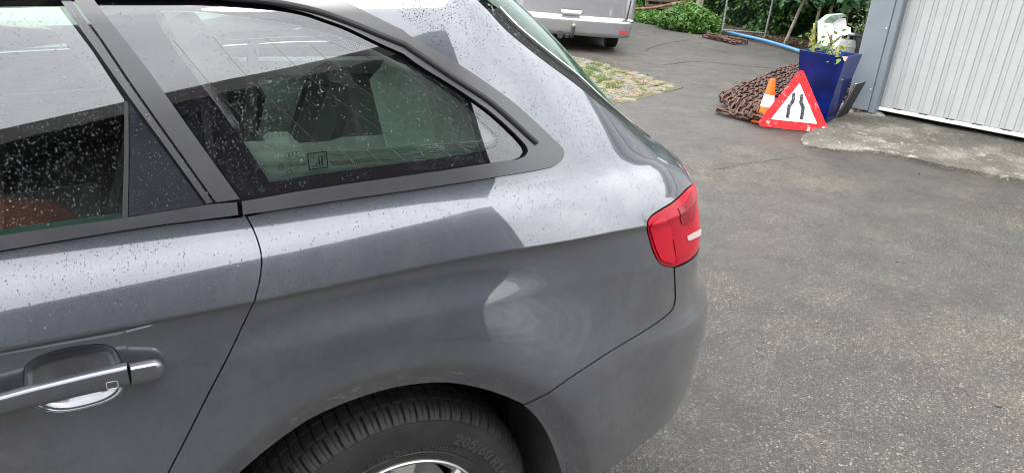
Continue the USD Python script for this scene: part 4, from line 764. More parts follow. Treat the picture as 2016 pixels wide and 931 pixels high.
def rose(px_, py_, h, lean, name, label, mstem, leaf=True, seed=1):
    t_ = thing(name, label, 'plant', tuple(np.append(np.array(fr_xy((5.985, 4.075), GR)(px_, py_)), .61)))
    P = np.array(smoothline([(0, 0, 0), (lean[0] * .3, lean[1] * .3, h * .4), (lean[0], lean[1], h)], 4)); obj('stem', tube(P, np.linspace(.017, .011, len(P)), 7), mstem, t_, smooth=50)
    g = np.random.default_rng(seed)
    for k in range(3 if leaf else 1):
        z = h * g.uniform(.3, .8); a = g.uniform(0, 6.28); obj('side_shoot', tube([(lean[0] * z / h, lean[1] * z / h, z), (lean[0] * z / h + .05 * math.cos(a), .05 * math.sin(a), z + .06), (lean[0] * z / h + .08 * math.cos(a), .08 * math.sin(a), z + .10)], [.006, .005, .003], 6), mstem, t_)
    if leaf:
        c = g.normal(0, 1, (30, 3)) * [.050, .055, h * .3] + [lean[0] * .5, lean[1] * .5, h * .45]; obj('leaves', leafset(c, .055, seed, .1), LEAFY, t_, kind='stuff')
rose(-.17, .0, .34, (-.06, .02), 'pruned_rose', 'pruned yellow green stem with fresh leaves, on the left of the blue planter', YSTEM, True, 3)
rose(.02, -.05, .26, (-.03, .02), 'pruned_rose', 'thick brown cut stump with few leaves in the middle of the blue planter', STEM, True, 9)
rose(.12, -.17, .17, (.03, .02), 'pruned_rose', 'short yellow sprout with broad green leaves at the planter front edge', YSTEM, True, 5)
# triangular road sign leaning on the planter
RED = mat('worn_red_sign_film', {'g': ('texture_coordinate', {}), 'n': ('noise_texture', {'scale': 11., 'detail': 9, 'roughness': .72, 'distortion': .4}), 'r': ('rgb_ramp', {'ramp': [(.56, (.47, .012, .016)), (.62, (.52, .16, .15)), (.68, (.72, .66, .64))]}), 'p': ('principled_bsdf', {'roughness': .5, 'specular_ior_level': .25})}, [('g.object', 'n.vector'), ('n.fac', 'r.fac'), ('r.color', 'p.base_color')])
SIGNW = plain('white_sign_film', (.50, .49, .49), .4, var=.06, scale=30)
SIGNB = mat('scratched_black_film', {'g': ('texture_coordinate', {}), 'n': ('noise_texture', {'scale': 38., 'detail': 8, 'roughness': .75, 'distortion': 1.2}), 'r': ('rgb_ramp', {'ramp': [(.57, (.012, .014, .013)), (.62, (.25, .27, .26)), (.7, (.6, .6, .6))]}), 'p': ('principled_bsdf', {'roughness': .45})}, [('g.object', 'n.vector'), ('n.fac', 'r.fac'), ('r.color', 'p.base_color')])
sL, sR = np.array([5.04, 3.94, .008]), np.array([5.635, 3.62, .006]); ctr = (sL + sR) / 2; sx_ = (sR - sL); wid_ = np.linalg.norm(sx_); srz = math.atan2(sx_[1], sx_[0])
sg = UsdGeom.Xform.Define(stage, '/World/road_sign'); TAKEN[('/World', 'road_sign')] = 1
sg.AddTranslateOp().Set(Gf.Vec3d(*ctr.tolist())); sg.AddRotateZOp().Set(math.degrees(srz)); sg.AddRotateXOp().Set(-15.0); sg.AddRotateYOp().Set(1.5)
tag(sg, 'triangular road narrows warning sign, red bordered and scratched, leaning on the blue planter', 'road sign')
S_ = .69; tri = lambda r_, s: Polygon([(-s / 2 + r_ * 1.2, r_), (s / 2 - r_ * 1.2, r_), (0, s * .866 - r_ * 1.9)]).buffer(r_, 8)
up_ = lambda m_, y: T(m_, (0, y, 0), None) if False else trimesh.Trimesh(np.c_[m_.vertices[:, 0], y - m_.vertices[:, 2], m_.vertices[:, 1]], m_.faces, process=False)
outerT = tri(.036, S_); innerT = Polygon([(-S_ / 2 + .125, .082), (S_ / 2 - .125, .082), (0, S_ * .866 - .160)]).buffer(.005, 4)
obj('plate', up_(extrude(outerT.buffer(-.001), .004), .004), STEEL, sg)
obj('red_border', up_(extrude(outerT.difference(innerT), .0012), -.0003), RED, sg, label='scratched red border of the sign')
obj('white_field', up_(extrude(innerT.buffer(-.0005), .0010), -.0003), SIGNW, sg)
for s in (1, -1):
    p = Polygon([(-.0245 * 1, .345), (-.055, .345), (-.055, .275), (-.085, .225), (-.085, .105), (-.052, .105), (-.052, .212), (-.0225, .262)]) if s == 1 else None
    if s == 1: obj('left_lane_mark', up_(extrude(p, .0008), -.0014), SIGNB, sg)
    else: obj('right_lane_mark', up_(extrude(affinity.scale(Polygon([(-.0245, .345), (-.055, .345), (-.055, .275), (-.085, .225), (-.085, .105), (-.052, .105), (-.052, .212), (-.0225, .262)]), -1, 1, origin=(0, 0)), .0008), -.0014), SIGNB, sg)
for x, z in ((0, S_ * .866 - .075), (-S_ / 2 + .055, .035), (S_ / 2 - .055, .035)): obj('bolt_hole', up_(extrude(Point(x, z).buffer(.0065, 6), .0008), -.0016), DARK, sg)
# traffic cone
ORANGE = plain('orange_cone_plastic', (.74, .105, .006), .45, var=.06); CWHITE = plain('white_reflective_sleeve', (.74, .74, .72), .5, var=.06)
cone = thing('traffic_cone', 'small orange and white traffic cone behind the triangular sign', 'cone', (5.28, 4.10, 0), .35)
obj('base', bx((.20, .20, .025), (0, 0, .0125), None, .008), ORANGE, cone)
cr = lambda z: .088 - .062 * z / .44
obj('cone_body', lathe([(cr(.02), .02), (cr(.425), .425), (cr(.44) - .004, .438), (cr(.44) - .010, .438), (.02, .40), (.075, .02)], 32), ORANGE, cone, smooth=40)
obj('reflective_band', lathe([(cr(.165) - .002, .165), (cr(.165) + .002, .166), (cr(.285) + .002, .284), (cr(.285) - .002, .285)], 32), CWHITE, cone, smooth=40)
# heaps of rusty chain
RUST = rust('rusty_chain', (.016, .007, .0045), (.058, .024, .014), (.125, .058, .034), .5, 42., .002, .25)
def link_mesh(L=.112, W=.068, r=.0112):
    a = np.linspace(0, 2 * np.pi, 16, endpoint=False); st = (L - W) / 2; P = np.c_[(W / 2 - r) * np.cos(a) + np.where(np.cos(a) > 0, st, -st), (W / 2 - r) * np.sin(a), 0 * a]
    k = 6; V = []
    for i in range(16):
        o = np.array([math.cos(a[i]), math.sin(a[i]), 0]); V += [P[i] + r * (math.cos(t) * o + math.sin(t) * np.array([0, 0, 1])) for t in np.arange(k) * 2 * np.pi / k]
    F = []
    for i in range(16):
        for j in range(k): p, q, r2, s2 = i * k + j, i * k + (j + 1) % k, ((i + 1) % 16) * k + (j + 1) % k, ((i + 1) % 16) * k + j; F += [(p, s2, r2), (p, r2, q)]
    return np.array(V), np.array(F)
LV, LF = link_mesh()
def strand(P, pitch=.084, twist=None, jit=.1):
    """link poses along a polyline, every other link turned a quarter"""
    P = np.array(P, float); seg = np.linalg.norm(np.diff(P, axis=0), axis=1); cum = np.r_[0, np.cumsum(seg)]; s = np.arange(pitch / 2, cum[-1], pitch)
    X = np.c_[[np.interp(s, cum, P[:, k]) for k in range(3)]].T; X2 = np.c_[[np.interp(s + .02, cum, P[:, k]) for k in range(3)]].T; out = []
    for i, (x, y) in enumerate(zip(X, X2)):
        d = y - x; l = np.linalg.norm(d)
        if l < 1e-6: continue
        d = d / l; s_ = np.cross(d, [0, 0, 1.]); s_ /= max(np.linalg.norm(s_), 1e-6); u = np.cross(s_, d); t = (math.pi / 4 if i % 2 else -math.pi / 4) + rng.normal(0, jit)
        out.append((x + rng.normal(0, .004, 3), np.stack([d, math.cos(t) * s_ + math.sin(t) * u, -math.sin(t) * s_ + math.cos(t) * u])))
    return out
def heap(name, label, poses, camxy=CAM[:2]):
    h = thing(name, label, 'chain'); V_ = []
    poses = sorted(poses, key=lambda q: np.linalg.norm(q[0] - CAM) - .8 * q[0][2])
    for k, (x, R) in enumerate(poses):
        v = LV @ R + x
        if k < 299: obj('chain_link', trimesh.Trimesh(v, LF, process=False), RUST, h, smooth=True)
        else: V_.append(v)
    if V_: obj('buried_links', trimesh.Trimesh(np.vstack(V_), (LF[None] + len(LV) * np.arange(len(V_))[:, None, None]).reshape(-1, 3), process=False), RUST, h, smooth=True, kind='stuff')
    return h
# the heap runs from its low left front corner back behind the planter
hc = np.array([[5.42, 4.98], [5.18, 4.55], [5.10, 4.12], [5.62, 3.80], [7.4, 4.6], [8.0, 5.6], [7.8, 6.15], [6.5, 5.52]])
HP = Polygon(hc); ps = []
hd = np.array([.886, .464]); hn = np.array([hd[1], -hd[0]]); hc0 = np.array([6.0, 4.70])
def hz(p):
    d = HP.exterior.distance(Point(p)); lam = np.clip(((p - np.array([5.3, 4.7])) @ hd) / 2.0, 0, 1); return min(.045 + 1.1 * d, .15 + .13 * lam)
for lay in range(4):
    for k in range(-13, 14):
        pts = []
        for s in np.arange(-1.4, 1.75, .06):
            p = hc0 + hd * s + hn * (k * .074 + .02 * (lay % 2) + .012 * math.sin(s * 6 + k * 1.7))
            if HP.contains(Point(p)) and hz(p) > .05 * lay + .03:
                pts.append((p[0], p[1], max(.02, hz(p) - .055 * lay) + .010 * math.sin(9 * s + k)))
        if len(pts) > 3: ps += strand(pts, twist=None)
# the loose end in front lies in untidy bights
for k in range(9):
    a0 = np.array([5.26 + .03 * k, 4.30 - .03 * k]); z0 = .03 + .018 * (k % 5); pts = [(a0[0] + .20 * math.sin(1.9 * s + k * 1.3) + .02 * s * k * .3, a0[1] + .20 * math.cos(2.3 * s + k * .7) + .02 * s, z0 + .05 * max(0, math.sin(s * 2.1 + k))) for s in np.arange(0, 3.2, .16)]
    pts = [p for p in pts if (p[0] - 5.04) * .46 + (p[1] - 3.99) * .89 > .02 and p[0] > 4.97]
    if len(pts) > 4: ps += strand(pts, jit=.4)
heap('chain_heap', 'big heap of heavy rusty chain beside the cone and blue planter', ps)
p2 = []
for k in range(7): p2 += strand([(10.05 - .05 * k + .03 * math.sin(s * 3 + k), 9.25 + s, .03 + .014 * (k % 3) + .02 * math.sin(s * 4 + k)) for s in np.arange(0, 1.0, .1)], jit=.4)
heap('chain_heap', 'small flat heap of rusty chain lying by the blue pipe at the hedge', p2)
# dark board leaning between planter and post
brd = thing('leaning_board', 'dark board with bright metal edge leaning between planter and post', 'board', (6.206, 3.994, .0), GR)
bM = trimesh.transformations.euler_matrix(0, math.radians(16), 0)
def tilt(m_): m_ = m_.copy(); m_.apply_transform(bM); return m_
obj('sheet', tilt(bx((.012, .30, .42), (0, .10, .22))), plain('dark_sheet', (.006, .006, .008), .55), brd)
obj('edge_strip', tilt(bx((.014, .007, .43), (0, -.055, .22), None, .002)), CHROME, brd); obj('edge_strip', tilt(bx((.014, .31, .007), (0, .10, .433), None, .002)), CHROME, brd)
# ------------------------------------------------------------------ behind the planter
HEAD = YAW; fx = lambda P0: (lambda x, y, z: (P0[0] + math.cos(HEAD) * x + math.sin(HEAD) * y, P0[1] - math.sin(HEAD) * x + math.cos(HEAD) * y, z))
def upz(m_): return trimesh.Trimesh(np.c_[m_.vertices[:, 0], -m_.vertices[:, 2], m_.vertices[:, 1]], m_.faces, process=False)   # drawn in (x, z), thick towards the viewer
white = thing('white_cabinet', 'broken white plastic cabinet with mossy lid, standing behind the planter', 'cabinet', (7.70, 5.38, 0), -HEAD)
WHITEP = plain('white_plastic', (.88, .88, .87), .35, var=.02); MOSSY = rust('mossy_lid', (.07, .10, .07), (.16, .21, .17), (.36, .40, .36), .8, 16.)
Mpoly = Polygon([(-.258, .82), (-.135, .815), (-.075, .665), (.05, .785), (.10, .79), (.115, .73), (.05, .695), (.015, .70), (.0, .575), (-.045, .525), (-.11, .56), (-.125, .64), (-.14, .56), (-.165, .53), (-.20, .565)])
obj('side_shell', T(upz(extrude(Mpoly.buffer(.004), .16)), (0, .16, 0)), WHITEP, white)
obj('inner_panel', T(upz(extrude(Polygon([(-.135, .81), (-.05, .90), (.04, .89), (.07, .80), (-.075, .675)]), .14)), (0, .20, 0)), plain('light_grey_panel', (.58, .59, .60), .5), white)
obj('lid', T(upz(extrude(Polygon([(-.262, .822), (-.17, .915), (.0, .945), (.03, .915), (-.055, .905), (-.135, .818)]), .16)), (0, .18, 0)), MOSSY, white)
obj('pedestal', bx((.30, .22, .56), (-.06, .12, .28), None, .02), STONE, white)
churn = thing('gas_cylinder', 'small grey gas cylinder with a collar handle, partly behind the post', 'cylinder', (8.55, 5.93, .0))
obj('tank', lathe([(0, 0), (.12, 0), (.128, .02), (.128, .50), (.118, .545), (.10, .565), (0, .575)], 32), plain('matt_grey_tank', (.20, .21, .195), .6, var=.2), churn, smooth=35)
obj('collar', lathe([(.126, .475), (.131, .478), (.131, .50), (.126, .503)], 32), plain('dull_collar', (.26, .27, .25), .6), churn, smooth=35)
obj('valve', lathe([(0, .57), (.02, .57), (.02, .62), (.085, .628), (.09, .645), (0, .665)], 24), STEEL, churn, smooth=35)
pot = thing('plant_pot', 'black plastic pot of reddish leaved plant beside the post', 'pot', (8.75, 5.80, 0))
obj('pot_wall', lathe([(0, 0), (.12, 0), (.17, .62), (.182, .63), (.18, .66), (.168, .66), (.165, .63), (0, .62)], 28), plain('black_pot', (.012, .012, .012), .6), pot, smooth=35)
gg_ = np.random.default_rng(4); obj('leaves', leafset(gg_.normal(0, 1, (260, 3)) * [.10, .10, .09] + [0, 0, .76], .05, 5, .0), leaf_mat('reddish_leaves', (.06, .09, .02), (.13, .13, .04), (.28, .12, .06)), pot, kind='stuff')
for k in range(4): obj('twig', tube([(.03 * k - .05, 0, .62), (.04 * k - .08, .02, .85), (.06 * k - .12, .0, 1.05 + .04 * k)], [.005, .004, .003], 5), STEM, pot)
# ------------------------------------------------------------------ hedge and ivy
HL = np.array([(15.5, 3.5), (13.3, 7.0), (12.15, 9.2), (11.65, 10.6), (11.9, 12.8), (11.2, 16.), (10., 20.), (8.0, 24.)])
def along(t): t = np.asarray(t); return np.c_[np.interp(t, np.linspace(0, 1, len(HL)), HL[:, 0]), np.interp(t, np.linspace(0, 1, len(HL)), HL[:, 1])]
IVY = leaf_mat('ivy_leaves', (.015, .044, .009), (.045, .115, .018), (.12, .23, .03)); IVY2 = leaf_mat('fresh_ivy_leaves', (.045, .11, .014), (.10, .21, .022), (.20, .33, .04)); MAPLE = leaf_mat('maple_leaves', (.022, .066, .020), (.045, .12, .034), (.08, .18, .045))
hed = thing('ivy_hedge', 'tall dense ivy hedge along the back of the yard', 'hedge')
nt = 70; tt = np.linspace(0, 1, nt); zz = np.linspace(-.1, 3.0, 16); core = np.zeros((nt, 16, 3)); A_ = along(tt)
for j, z in enumerate(zz): core[:, j, :2] = A_ + np.array([.93, .36]) * (.34 + .35 * meshkit.fbm(np.c_[A_ * .9, np.full(nt, z)], 3, 2)[:, None]); core[:, j, 2] = z
obj('inner_branches', gridmesh(core), plain('foliage_shade', (.008, .013, .006), .95, var=.6, scale=12, bump=.03), hed, smooth=True)  # backing sheet, its dark colour stands for the shade deep in the hedge
n = 15000; t_ = rng.beta(1.6, 1.9, n); p = along(t_); z = rng.uniform(.02, 2.9, n) ** 1.0; k = meshkit.fbm(np.c_[p * 1.5, z * 1.5], 3, 5); dp = np.clip(.42 - 1.1 * (k - .38), -.25, .5) + rng.normal(0, .06, n)
P_ = np.c_[p + np.array([.93, .36]) * dp[:, None], z]
obj('leaves', leafset(P_, .115, 21, .55, .6), IVY, hed, kind='stuff')
sel = (rng.random(n) < .16) & (k > .47); obj('young_leaves', leafset(P_[sel] + [-.07, -.03, 0], .105, 22, .5, .6), IVY2, hed, kind='stuff')
def mound(name, label, c, r, n, seed, size=.085, m=IVY2):
    g = np.random.default_rng(seed); t = thing(name, label, 'ivy', (c[0], c[1], 0)); a = g.uniform(0, 6.283, n); e = np.arccos(g.uniform(0, 1, n)); rr = (1 - .25 * g.random(n) ** 2)
    P = np.c_[np.sin(e) * np.cos(a) * r[0], np.sin(e) * np.sin(a) * r[1], np.cos(e) * r[2]] * (rr * (.75 + .5 * meshkit.fbm(np.c_[np.cos(a), np.sin(a), np.cos(e)] * 2.2 + seed, 3, seed)))[:, None]; P[:, 2] = np.maximum(P[:, 2], .02)
    core_ = trimesh.creation.icosphere(2); core_ = trimesh.Trimesh(core_.vertices * np.array(r) * .72, core_.faces); obj('inner_shade', core_, '/World/Looks/foliage_shade', t); obj('leaves', leafset(P, size, seed, .25, .5), m, t, kind='stuff')  # solid core coloured dark as the shade inside the bush
mound('ivy_bush', 'bright green ivy bush bulging onto the asphalt beside the frame', (10.35, 11.25), (.62, .70, .50), 2600, 31)
mound('ivy_bush', 'low ivy bush under the rusty beam next to the silver van', (10.55, 12.45), (.60, .80, .24), 1900, 33)
mound('ivy_bush', 'ivy bush right beside the silver van, under the beam end', (10.30, 13.9), (.7, .8, .55), 1800, 35)
mp = thing('maple_sapling', 'young maple with broad dark leaves hanging over the stakes', 'tree', (12.0, 8.8, 0))
obj('trunk', tube(np.array(smoothline([(0, 0, 0), (.03, .02, .9), (-.05, .05, 1.9), (0, 0, 2.6)], 5)), np.linspace(.04, .015, 16), 8), STEM, mp, smooth=50)
g = np.random.default_rng(8); Pm = g.normal(0, 1, (900, 3)) * [.55, .65, .5] + [-.45, -.1, 1.45]; Pm[:, 2] = np.maximum(Pm[:, 2], .78 + .25 * g.random(900)); obj('leaves', leafset(Pm, .17, 41, .6, .35, True), MAPLE, mp, kind='stuff')
for (b0, b1, lb) in (((11.13, 9.21, .0), (11.26, 9.10, 1.6), 'weathered wooden stake leaning in the hedge, left of the others'), ((11.40, 8.98, .0), (11.44, 8.93, 1.7), 'pale upright wooden stake right behind the planter'), ((11.66, 8.91, .3), (11.66, 8.90, 1.8), 'thin dark stake half hidden in the hedge by the white cabinet')):
    a, b = np.array(b0), np.array(b1); d = b - a; a = a - d * (.45 if b0[2] == 0 and b0[0] < 11.2 else 0) * 0
    if b0[0] < 11.2: b = np.array([11.36, 9.08, 1.7]); a = np.array([11.02, 9.27, -.02])
    t = thing('wooden_stake', lb, 'stake'); obj('shaft', tube([a, (a + b) / 2 + [.008, 0, 0], b], [.030, .027, .024], 8), rust('weathered_wood', (.13, .10, .075), (.22, .18, .14), (.33, .28, .23), .85, 20.) if b0[0] < 11.2 else '/World/Looks/weathered_wood', t, smooth=50)
# galvanised frame leaning in the hedge, blue water pipe, leaf litter
GALV = plain('dull_galvanised', (.17, .175, .17), .55, metal=.4, var=.25, scale=20)
frm = thing('steel_frame', 'grey galvanised tube frame standing in front of the hedge', 'frame')
c0_, c1_ = np.array([10.44, 10.38, .02]), np.array([11.19, 9.96, .02]); up1 = np.array([-.02, .01, 1.75]); up2 = np.array([.05, -.03, 1.75])
obj('post', tube([c0_ + [0, 0, .08], c0_ + up1], .019, 10), GALV, frm, smooth=50); obj('post', tube([c1_ - [0, 0, .02], c1_ + up2], .019, 10), GALV, frm, smooth=50)
for z in (.07, 1.0, 1.7): obj('cross_bar', tube([c0_ + up1 * z / 1.75 + [0, 0, .03], c1_ + up2 * z / 1.75 + [0, 0, .03]], .017, 10), GALV, frm, smooth=50)
obj('foot', bx((.40, .05, .012), (11.16, 9.94, .012), (0, 0, .9), .003), GALV, frm)
PIPE = plain('blue_water_pipe', (.04, .16, .33), .4, coat=.4)
pp = np.array(smoothline([(10.95, 11.05, .05), (10.72, 10.2, .055), (10.62, 9.5, .06), (10.52, 8.9, .05), (10.30, 8.2, .04), (9.9, 7.3, .035), (9.6, 6.6, .035)], 6))
tag(obj('water_pipe', tube(pp, .029, 12), PIPE, None, smooth=50), 'blue plastic water pipe lying along the foot of the hedge', 'pipe')
g = np.random.default_rng(14); n = 2600; tl_ = g.uniform(.22, .62, n); P_ = np.c_[along(tl_) + np.array([-.93, -.36]) * g.uniform(-.3, 1.15, n)[:, None] ** 1.0, .015 + .02 * g.random(n)]
tag(obj('leaf_litter', leafset(P_, .055, 15, .0, .25), leaf_mat('dead_leaves', (.05, .025, .012), (.11, .06, .03), (.24, .13, .06)), None), 'brown fallen leaves on the soil under the hedge', 'leaves', kind='stuff')
soil = np.stack([np.c_[along(tt) + np.array([-.93, -.36]) * (.80 + .22 * meshkit.fbm(np.c_[along(tt) * 1.3, 0 * tt], 3, 6))[:, None], np.full(nt, -.002)], np.c_[along(tt) + np.array([.93, .36]) * .0, np.full(nt, .03)], np.c_[along(tt) + np.array([.93, .36]) * 1.2, np.full(nt, .05)]], 1)
obj('soil_strip', gridmesh(soil), rust('earth', (.035, .022, .014), (.07, .048, .03), (.13, .09, .055), .95, 9., .01), None, smooth=True, kind='structure', label='strip of bare earth under the hedge')
# rusty farm gear and a wooden pallet among the ivy
OLD = rust('old_rusty_iron', (.05, .022, .012), (.15, .065, .034), (.28, .14, .08), .8, 14., .003)
gear = thing('farm_implement', 'rusty old farm implement with a long beam and curved tine in the ivy', 'implement')
obj('beam', tube([(9.95, 13.05, .20), (10.5, 12.75, .28), (11.05, 12.45, .46), (11.3, 12.3, .55)], [.022, .028, .03, .03], 8), OLD, gear, smooth=50)
obj('curved_tine', tube(np.array(smoothline([(11.04, 12.44, .42), (11.0, 12.46, .35), (10.93, 12.5, .27), (10.86, 12.55, .17)], 4)), np.linspace(.04, .028, 13), 8), OLD, gear, smooth=50)
obj('tine_point', tube([(10.88, 12.53, .19), (10.98, 12.46, .02)], [.02, .014], 8), DARK, gear)
obj('leg', tube([(11.06, 12.42, .9), (11.10, 12.40, .45), (11.22, 12.32, .06)], [.035, .035, .028], 8), OLD, gear, smooth=50); obj('leg', tube([(11.32, 12.25, .9), (11.36, 12.22, .40), (11.50, 12.12, .02)], [.026, .024, .02], 8), DARK, gear, smooth=50)
pal = thing('wooden_pallet', 'dark weathered wooden pallet leaning at the hedge behind the beam', 'pallet', (10.95, 13.0, .0), -HEAD + .1)
DW = rust('dark_old_wood', (.035, .022, .016), (.075, .050, .036), (.13, .09, .065), .9, 16.)
for k in range(6): obj('plank', bx((.72, .022, .085), (0, .12 - .03 * 0 + .015 * k, .12 + .155 * k), (-.1, 0, 0), .004), DW, pal)
for x in (-.33, .33): obj('upright', bx((.07, .05, 1.0), (x, .19, .52), (-.1, 0, 0), .004), DW, pal)
trk = thing('old_trunk', 'grey twisted stump of an old creeper in the ivy by the implement', 'stump', (11.15, 12.0, 0))
for k, (a, b) in enumerate((((0, 0, 0), (.05, .05, .9)), ((.1, .0, 0), (-.02, .0, .8)), ((-.08, .03, 0), (.1, -.02, 1.0)))): obj('stem', tube(np.array(smoothline([a, ((a[0] + b[0]) / 2 + .04 * (-1) ** k, a[1], .4), b], 4)), np.linspace(.07, .04, 9), 9), '/World/Looks/weathered_wood', trk, smooth=50)
# ------------------------------------------------------------------ the silver van
van = thing('van', 'silver van with tow bar parked with its tail to the yard', 'van', (5.735, 8.55, .06), -HEAD)
vA = interp_spline([(0, .87), (.2, .90), (.42, .935), (.9, .945), (1.1, .93), (1.5, .87), (1.9, .78)]); vY = interp_spline([(.0, .10), (.17, .03), (.21, .0), (.30, -.015), (.385, -.03), (.410, -.022), (.425, .02), (.44, .055), (.46, .062), (.6, .062), (.95, .085), (1.1, .13), (1.8, .38), (1.9, .45)])
def vbody(q, w):
    q, w = np.broadcast_arrays(np.asarray(q, float), np.asarray(w, float)); a, y0 = vA(w), vY(w); R = .20; s = np.sign(q); b = np.abs(q); L1 = a - R; th = np.clip((b - L1) / R, 0, np.pi / 2)
    x = np.where(b < L1, b, L1 + R * np.sin(th)); y = np.where(b < L1, 0, R * (1 - np.cos(th))); y = y + np.maximum(0, b - L1 - R * np.pi / 2) + y0 + .05 * (np.minimum(b, L1) / .8) ** 2
    return np.stack([s * x, y, w], -1)
VR = np.unique(np.concatenate([np.arange(.0, 1.92, .06), np.arange(.36, .48, .008)]))
va = lambda *pp_: Polygon(pp_)
vb = obj('rear_bumper', patch(va((-1.5, .17), (1.5, .17), (1.5, .405), (.93, .405), (.80, .418), (-.80, .418), (-.93, .405), (-1.5, .405)).buffer(.0), step=.05, surf=vbody, rows=VR), VANPAINT, van, label='silver bumper of the van')
handle_hole = Polygon([(-.17, .475), (.10, .475), (.13, .55), (.13, .65), (-.20, .65), (-.20, .55)]).buffer(.012)
vt = obj('tailgate', patch(Polygon([(-.86, .47), (-.80, .432), (.72, .432), (.79, .47), (.84, .9), (.80, 1.84), (-.86, 1.84), (-.91, .9)]).buffer(.02).difference(Polygon([(-.74, 1.06), (.68, 1.06), (.62, 1.66), (-.68, 1.66)]).buffer(.05)), step=.05, surf=vbody, rows=VR, depth=.03, inset=.006), VANPAINT, van)
obj('rear_window', patch(Polygon([(-.74, 1.06), (.68, 1.06), (.62, 1.66), (-.68, 1.66)]).buffer(.046), step=.05, surf=vbody, rows=VR, off=-.004), GATEGLASS, vt)
hs = patch(Polygon([(-.17, .475), (.10, .475), (.13, .55), (-.20, .55)]).buffer(.010), step=.02, surf=vbody, rows=np.arange(.44, .60, .012), off=.012, rim=.008)
def vh(q, w): p = vbody(q, w); return p + np.stack([0 * p[..., 0], np.clip((w - .49) / .05, 0, 1) * .03 - .022, 0 * p[..., 0]], -1)
obj('handle_lip', patch(Polygon([(-.16, .470), (.09, .470), (.12, .535), (-.19, .535)]).buffer(.010), step=.02, surf=vh, rows=np.arange(.44, .58, .01), rim=.006), VANPAINT, vt, label='handle lip of the tailgate')
obj('plate_panel', patch(Polygon([(-.19, .56), (.12, .56), (.12, .655), (-.19, .655)]).buffer(.010), step=.03, surf=vbody, rows=np.arange(.5, .7, .02), off=.006, rim=.006), VANPAINT, vt)
for s in (-1, 1):
    P0 = Polygon([(s * .965, .425), (s * 1.42, .425), (s * 1.42, .98), (s * .985, .98)] if s > 0 else [(-1.42, .425), (-.965, .425), (-.985, .98), (-1.42, .98)]).buffer(0)
    P0 = Polygon([(s * .825, .425), (s * 1.42, .425), (s * 1.42, .93), (s * .875, .93)]).buffer(0) if s > 0 else Polygon([(-.895, .425), (-1.42, .425), (-1.42, .93), (-.945, .93)]).buffer(0)
    obj('corner_panel', patch(P0, step=.04, surf=vbody, rows=VR), VANPAINT, van)
    P1 = Polygon([(s * .875, .94), (s * 1.10, .94), (s * 1.04, 1.5), (s * .83, 1.5)]).buffer(0) if s > 0 else Polygon([(-.945, .94), (-1.10, .94), (-1.04, 1.5), (-.90, 1.5)]).buffer(0)
    obj('tail_lamp', patch(P1, step=.04, surf=vbody, rows=VR, off=.004), REDLENS, van)
    arch_ = [(s * (1.95 + .42 * math.cos(a)), .18 + .50 * math.sin(a)) for a in np.linspace(0, np.pi, 20)]
    sp_ = Polygon([(s * 1.105, .94), (s * 1.43, .94), (s * 1.43, .18)] + arch_[::-1] + [(s * 5.6, .18), (s * 5.6, .95), (s * 5.0, 1.02), (s * 4.0, 1.8), (s * 1.02, 1.86), (s * 1.05, 1.5)]).buffer(0)
    obj('side_panel', patch(sp_, step=.12, surf=vbody, rows=np.arange(.0, 2.0, .12)), VANPAINT, van)
    w_ = obj('wheel', T(lathe([(.10, -.10), (.27, -.10), (.305, -.085), (.318, -.05), (.318, .05), (.305, .085), (.27, .10), (.10, .10), (.10, -.10)], 40), (s * .71 - .03, .80, .26), (0, np.pi / 2, 0)), TYRE, van, smooth=40)
    obj('rim', T(lathe([(0, -.06), (.17, -.05), (.21, -.085), (.215, .085), (.17, .05), (0, .06)], 30), (s * .71 - .03, .80, .26), (0, np.pi / 2, 0)), ALLOY, w_, smooth=40)
    w_ = obj('wheel', T(lathe([(.10, -.10), (.27, -.10), (.305, -.085), (.318, -.05), (.318, .05), (.305, .085), (.27, .10), (.10, .10), (.10, -.10)], 40), (s * .76 - .03, 3.9, .26), (0, np.pi / 2, 0)), TYRE, van, smooth=40)
RR = np.array([[vbody(s * .86, 1.84) + [0, yy, zz_] for s, zz_ in ((-1, 0), (-.7, .06), (0, .09), (.7, .06), (1, 0))] for yy in np.linspace(0, 3.6, 8)]); RR[:, 1:4, 0] *= 1.0
obj('roof', gridmesh(RR, True), VANPAINT, van, smooth=True)
obj('underbody', cat([bx((1.6, 4.3, .10), (-.03, 2.5, .25)), bx((1.0, .25, .12), (.1, .35, .24)), bx((1.55, .04, .8), (-.03, .35, .75)), bx((1.5, .08, .08), (-.03, .86, .30))]), DARK, van)
obj('front_body', cat([bx((1.7, 1.3, .85), (-.03, 4.75, .62), None, .15)]), VANPAINT, van)
obj('reflector', patch(Polygon([(.715, .242), (.845, .242), (.845, .282), (.715, .282)]).buffer(.006), step=.03, surf=vbody, rows=np.arange(.2, .32, .01), off=.004, rim=.004), plain('dull_red_reflector', (.42, .04, .05), .3), vb); obj('reflector', patch(Polygon([(-.905, .242), (-.775, .242), (-.775, .282), (-.905, .282)]).buffer(.006), step=.03, surf=vbody, rows=np.arange(.2, .32, .01), off=.004, rim=.004), '/World/Looks/dull_red_reflector', vb)
tb = np.array(smoothline([(0, .12, .16), (0, -.02, .15), (0, -.085, .175), (.005, -.10, .23), (.01, -.095, .285)], 4)); TB = plain('black_tow_iron', (.03, .03, .03), .5, metal=.4)
tow = obj('tow_bar', tube(tb, .027, 10), TB, van, smooth=50); obj('tow_ball', T(trimesh.creation.icosphere(2, .036), (.01, -.095, .318)), plain('worn_ball', (.20, .19, .18), .4, metal=.8), tow, smooth=True)
obj('socket', T(lathe([(0, 0), (.045, 0), (.045, .06), (0, .06)], 20), (-.175, -.01, .16), (np.pi / 2, 0, 0)), TB, tow, smooth=40); obj('safety_eye', bx((.06, .03, .06), (-.07, .0, .15), None, .01), TB, tow)
